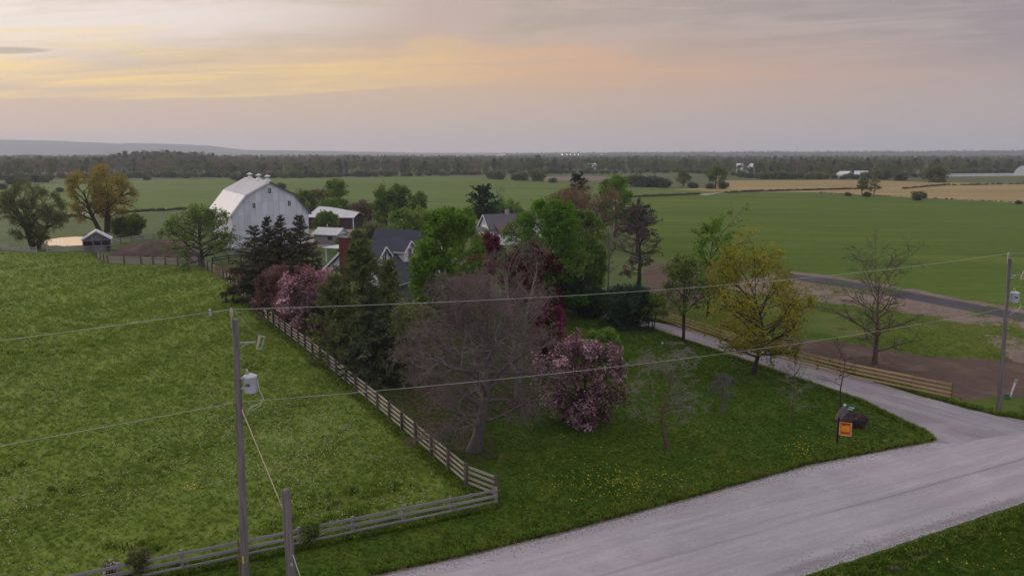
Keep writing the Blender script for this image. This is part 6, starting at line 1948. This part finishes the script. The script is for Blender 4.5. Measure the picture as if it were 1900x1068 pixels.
# ------------------------------------------------------------------ grass and flowers
def blade_mat(name, cols, big, mid, rot, stretch):
    m, N = new_mat(name)
    p = N.n('ShaderNodeNewGeometry').outputs['Position']
    p = N.mapping(p, (1, 1, 0), (0, 0, rot))
    pS = N.mapping(p, stretch)
    col = N.mix(N.ramp(N.noise(pS, big, 4.0, 0.6), 0.35, 0.65), cols[0], cols[1])
    col = N.mix(N.math('MULTIPLY', N.ramp(N.noise(pS, mid, 5.0, 0.62, 0.4), 0.46, 0.70), 0.8), col, cols[2])
    r = N.n('ShaderNodeObjectInfo').outputs['Random']
    col = N.n('ShaderNodeVectorMath', {0: col, 'Scale': N.math('ADD', 1.0, N.math('MULTIPLY', r, 0.65))}, operation='SCALE').outputs[0]
    d = N.n('ShaderNodeBsdfDiffuse', {0: col})
    tr = N.n('ShaderNodeBsdfTranslucent', {0: col})
    mx = N.n('ShaderNodeMixShader', {0: 0.35, 1: d.outputs[0], 2: tr.outputs[0]})
    N.t.links.new(mx.outputs[0], N.n('ShaderNodeOutputMaterial').inputs[0])
    return m


M['blade_p'] = blade_mat('pasture_blades', [GRASS_L, GRASS_D, GRASS_Y], 0.045, 0.22, 0.3, (1, 1.6, 1))
M['blade_l'] = blade_mat('lawn_blades', [(0.064, 0.110, 0.010), (0.048, 0.087, 0.008), (0.092, 0.122, 0.014)], 0.07, 0.35, 0.0, (1, 1, 1))


def tuft_mesh(seed, n, h, w, spread, mat):
    r = np.random.default_rng(seed)
    V, Q = [], []
    for i in range(n):
        a = r.uniform(0, 6.28)
        b = np.array([math.cos(a), math.sin(a), 0]) * r.uniform(0, spread)
        a2 = r.uniform(0, 6.28)
        o = np.array([math.cos(a2), math.sin(a2), 0])
        s = np.array([-o[1], o[0], 0]) * w * r.uniform(0.6, 1.2)
        hh = h * r.uniform(0.55, 1.1)
        mid = b + o * hh * 0.2 + np.array([0, 0, hh * 0.6])
        tip = b + o * hh * r.uniform(0.35, 0.8) + np.array([0, 0, hh * r.uniform(0.75, 1.0)])
        k = len(V)
        V += [b - s, b + s, mid + s * 0.8, tip, mid - s * 0.8]
        Q += [(k, k + 1, k + 2, k + 4), (k + 4, k + 2, k + 3, k + 3)]
    me = bpy.data.meshes.new('tuft')
    me.from_pydata([tuple(v) for v in V], [], [tuple(dict.fromkeys(q)) for q in Q])
    me.materials.append(mat)
    return me


def fill(n, box, poly, falloff, seed, minr=22):
    r = np.random.default_rng(seed)
    P = np.column_stack([r.uniform(box[0], box[1], n), r.uniform(box[2], box[3], n)])
    P = P[inside(P, poly)]
    d = np.hypot(P[:, 0], P[:, 1])
    k = (r.uniform(0, 1, len(P)) < np.clip(falloff / d, 0, 1) ** 2) & (np.abs(P[:, 0]) < 0.72 * P[:, 1] + 4)
    return P[k]


pasture_poly = [(-0.9, 38.0)] + px((865, 905), (470, 578), (428, 530), (370, 495), (330, 495), (200, 491), (168, 469), (90, 470), (-150, 466)) + [(-120, 60), (-60, 10), (-18.9, 29.65)]
P = fill(420000, (-95, 0, 26, 146), pasture_poly, 46, 1)
cl = vnoise(P, 0.55, 9)
k = rng.uniform(0, 1, len(P)) < 0.6 + 0.4 * cl
P, cl = P[k], cl[k]
dist = np.hypot(P[:, 0], P[:, 1])
print('pasture tufts', len(P))
gn_scatter('grass', np.column_stack([P, np.full(len(P), 0.02)]), rng.uniform(0, 6, len(P)), (0.55 + 0.5 * cl) * rng.uniform(0.7, 1.2, len(P)) * np.clip(dist / 55, 0.9, 1.7),
           [tuft_mesh(s, 9, 0.24, 0.016, 0.14, M['blade_p']) for s in (1, 2, 3)])
lawn_poly = [(-0.5, 37.6)] + px((868, 903), (480, 580), (800, 545), (1060, 562), (1200, 611), (1280, 638), (1440, 693), (1600, 748), (1690, 792), (1730, 818), (1500, 862), (1300, 918), (1050, 985), (860, 1030), (720, 1062)) + [(-16, 26), (-30, 19), (-30, 23.5), (-18.9, 29.0)]
P = fill(300000, (-30, 30, 20, 95), lawn_poly, 44, 2)
print('lawn tufts', len(P))
gn_scatter('grass', np.column_stack([P, np.full(len(P), 0.015)]), rng.uniform(0, 6, len(P)), rng.uniform(0.45, 1.0, len(P)) * np.clip(np.hypot(P[:, 0], P[:, 1]) / 55, 0.85, 1.5),
           [tuft_mesh(s, 8, 0.13, 0.014, 0.13, M['blade_l']) for s in (4, 5, 6)])


def strip(line, n, width, seed, side=1):
    """points along a pixel polyline, pushed to one side"""
    r = np.random.default_rng(seed)
    W_ = [Vector(p) for p in line]
    seg = [(b - a).length for a, b in zip(W_[:-1], W_[1:])]
    tot = sum(seg)
    out = []
    for u in r.uniform(0, tot, n):
        i = 0
        while i < len(seg) - 1 and u > seg[i]:
            u -= seg[i]; i += 1
        d = (W_[i + 1] - W_[i]).normalized()
        q = W_[i] + d * u + Vector((-d.y, d.x)) * abs(r.normal(0, width)) * side
        out.append((q.x, q.y, 0.01))
    return np.array(out)


T = [strip(px((690, 1068), (860, 1031), (1050, 985), (1300, 918), (1500, 862), (1690, 826), (1735, 817)), 9000, 0.5, 11),
     strip(px((1735, 817), (1722, 803), (1690, 788), (1600, 744), (1440, 689), (1280, 634), (1200, 607)), 5000, 0.25, 12),
     strip(px((1200, 594), (1250, 603), (1400, 647), (1560, 688), (1700, 732), (1850, 771), (1925, 782)), 6000, 0.45, 13),
     strip(px((2000, 900), (1900, 940), (1700, 1008), (1600, 1040), (1480, 1078)), 4500, 0.5, 14),
     strip([(-0.9, 37.4), (-18.9, 28.85), (-32, 23)], 9000, 0.5, 15, -1), strip([(-0.9, 38.2), (-18.9, 29.9), (-32, 24)], 5000, 0.35, 16, 1),
     strip(px((921, 930), (865, 905), (700, 763), (580, 662), (470, 577), (428, 529)), 6000, 0.3, 17, 1), strip(px((921, 926), (865, 901), (700, 759), (580, 658), (470, 573)), 5000, 0.3, 18, -1)]
T = np.concatenate(T)
gn_scatter('grass', T, rng.uniform(0, 6, len(T)), rng.uniform(0.5, 1.25, len(T)), [tuft_mesh(s, 8, 0.24, 0.016, 0.12, M['blade_l']) for s in (7, 8)] + [tuft_mesh(9, 8, 0.24, 0.016, 0.12, M['blade_p'])])
vp = px((1900, 945), (2100, 875)) + [(40, 30), (14, 24)] + px((1520, 1072), (1600, 1045), (1750, 990))
P = fill(60000, (8, 45, 22, 45), vp, 60, 21)
gn_scatter('grass', np.column_stack([P, np.full(len(P), 0.03)]), rng.uniform(0, 6, len(P)), rng.uniform(0.5, 1.0, len(P)), [tuft_mesh(s, 8, 0.16, 0.014, 0.13, M['blade_l']) for s in (31, 32)])
P = fill(120000, (8, 75, 50, 120), px((1238, 484), (1380, 500), (1470, 505), (1560, 515), (1700, 536), (1900, 574), (2100, 624), (2100, 800), (1900, 773), (1850, 770), (1700, 731), (1560, 688), (1400, 646), (1250, 602)), 62, 22)
nz = vnoise(P, 0.25, 31)
P = P[(nz > 0.42) & ~inside(P, SOIL_A) & ~(inside(P, SOIL_B) & (nz < 0.68)) & ~(inside(P, SOIL_C) & (nz < 0.6))]
gn_scatter('grass', np.column_stack([P, np.full(len(P), 0.0)]), rng.uniform(0, 6, len(P)), rng.uniform(0.5, 1.1, len(P)), [tuft_mesh(s, 8, 0.2, 0.02, 0.15, M['blade_p']) for s in (33, 34)])

# ranker clumps where the herd does not graze
P = fill(60000, (-95, 0, 28, 140), pasture_poly, 70, 51)
c1 = vnoise(P, 0.35, 52)
P = P[(c1 > 0.66) | (vnoise(P, 0.09, 53) > 0.80)]
P = P[rng.uniform(0, 1, len(P)) < 0.30]
gn_scatter('grass_clumps', np.column_stack([P, np.full(len(P), 0.0)]), rng.uniform(0, 6, len(P)), rng.uniform(0.7, 1.5, len(P)), [tuft_mesh(s, 22, 0.30, 0.018, 0.30, M['blade_l']) for s in (61, 62, 63)])
M['pebble'] = simple_mat('road_pebbles', (0.36, 0.32, 0.31), (0.24, 0.21, 0.20), 3.0, 0.95)
PB = np.concatenate([strip(px((720, 1064), (870, 1032), (1050, 988), (1300, 921), (1500, 864), (1740, 818)), 2600, 0.35, 71, -1), strip(px((720, 1064), (870, 1032), (1050, 988), (1300, 921), (1500, 864), (1740, 818)), 900, 0.3, 72, 1),
                     strip(px((1480, 1070), (1600, 1030), (1700, 1000), (1900, 932)), 1600, 0.4, 73, 1), strip(px((1735, 817), (1690, 789), (1600, 745), (1440, 690), (1280, 635)), 1200, 0.3, 74, -1),
                     strip(px((1250, 604), (1400, 648), (1560, 689), (1700, 733), (1850, 772)), 1200, 0.3, 75, -1)])
PB[:, 2] = 0.03
gn_scatter('gravel', PB, rng.uniform(0, 6, len(PB)), rng.uniform(0.012, 0.05, len(PB)), [rock_mesh(1.0, 0.6, 81 + i, M['pebble'], 1, 0, 'pebble') for i in range(3)])

# dandelions
M['seed_head'] = simple_mat('dandelion_seed_head', (0.52, 0.49, 0.42), (0.40, 0.37, 0.30), 3.0, 0.9)
M['dandelion'] = simple_mat('dandelion_yellow', (0.62, 0.50, 0.03), (0.52, 0.40, 0.025), 3.0, 0.8)


def flower_mesh(mat, r, h):
    return MB().lathe([(r * 0.3, h - r * 0.6), (r, h), (r * 0.8, h + r * 0.5), (r * 0.2, h + r * 0.8)], 6).mesh('flower_head', mat)


P = fill(90000, (-70, 0, 28, 110), pasture_poly, 46, 3)
dn = vnoise(P, 0.16, 41) * 0.7 + vnoise(P, 0.6, 42) * 0.3
k = rng.uniform(0, 1, len(P)) < np.clip((dn - 0.42) * 3.2, 0.015, 0.9) ** 1.5
P = P[k]
print('seed heads', len(P))
gn_scatter('dandelion_seed_heads', np.column_stack([P, np.full(len(P), 0.0)]), rng.uniform(0, 6, len(P)), rng.uniform(0.6, 1.15, len(P)), [flower_mesh(M['seed_head'], 0.034, 0.26), flower_mesh(M['seed_head'], 0.028, 0.2)])
Y1 = np.array([at(a, b) for a, b in zip(rng.normal(1145, 85, 200), rng.normal(893, 15, 200))])
Y2 = np.array([at(a, b) for a, b in zip(rng.uniform(950, 1650, 300), rng.uniform(790, 960, 300))])
Y3 = np.array([at(a, b) for a, b in zip(rng.normal(1490, 25, 60), rng.normal(830, 10, 60))])
Y4 = np.array([at(a, b) for a, b in zip(rng.uniform(1620, 1900, 60), rng.uniform(985, 1060, 60))])
Y2 = Y2[inside(Y2, lawn_poly)]
Y5 = fill(5000, (-60, 0, 28, 100), pasture_poly, 30, 5)[:260]
Y6 = np.array([at(a, b) for a, b in zip(rng.normal(358, 9, 40), rng.normal(907, 4, 40))])
YY = np.concatenate([Y1[inside(Y1, lawn_poly)], Y2, Y3, Y4, Y5, Y6])
gn_scatter('dandelions', np.column_stack([YY, np.full(len(YY), 0.02)]), rng.uniform(0, 6, len(YY)), rng.uniform(0.7, 1.3, len(YY)), [flower_mesh(M['dandelion'], 0.034, 0.10), flower_mesh(M['dandelion'], 0.026, 0.07)])

# ------------------------------------------------------------------ evening haze
m, N = new_mat('evening_haze')
pv = N.n('ShaderNodeVolumePrincipled', {'Color': (0.80, 0.84, 0.98, 1), 'Density': 0.00017, 'Anisotropy': 0.25})
o = N.n('ShaderNodeOutputMaterial')
N.t.links.new(pv.outputs[0], o.inputs['Volume'])
hz = MB().box((0, 3500, 66), (15200, 7800, 134)).build('haze', m)
tag(hz, kind='stuff')
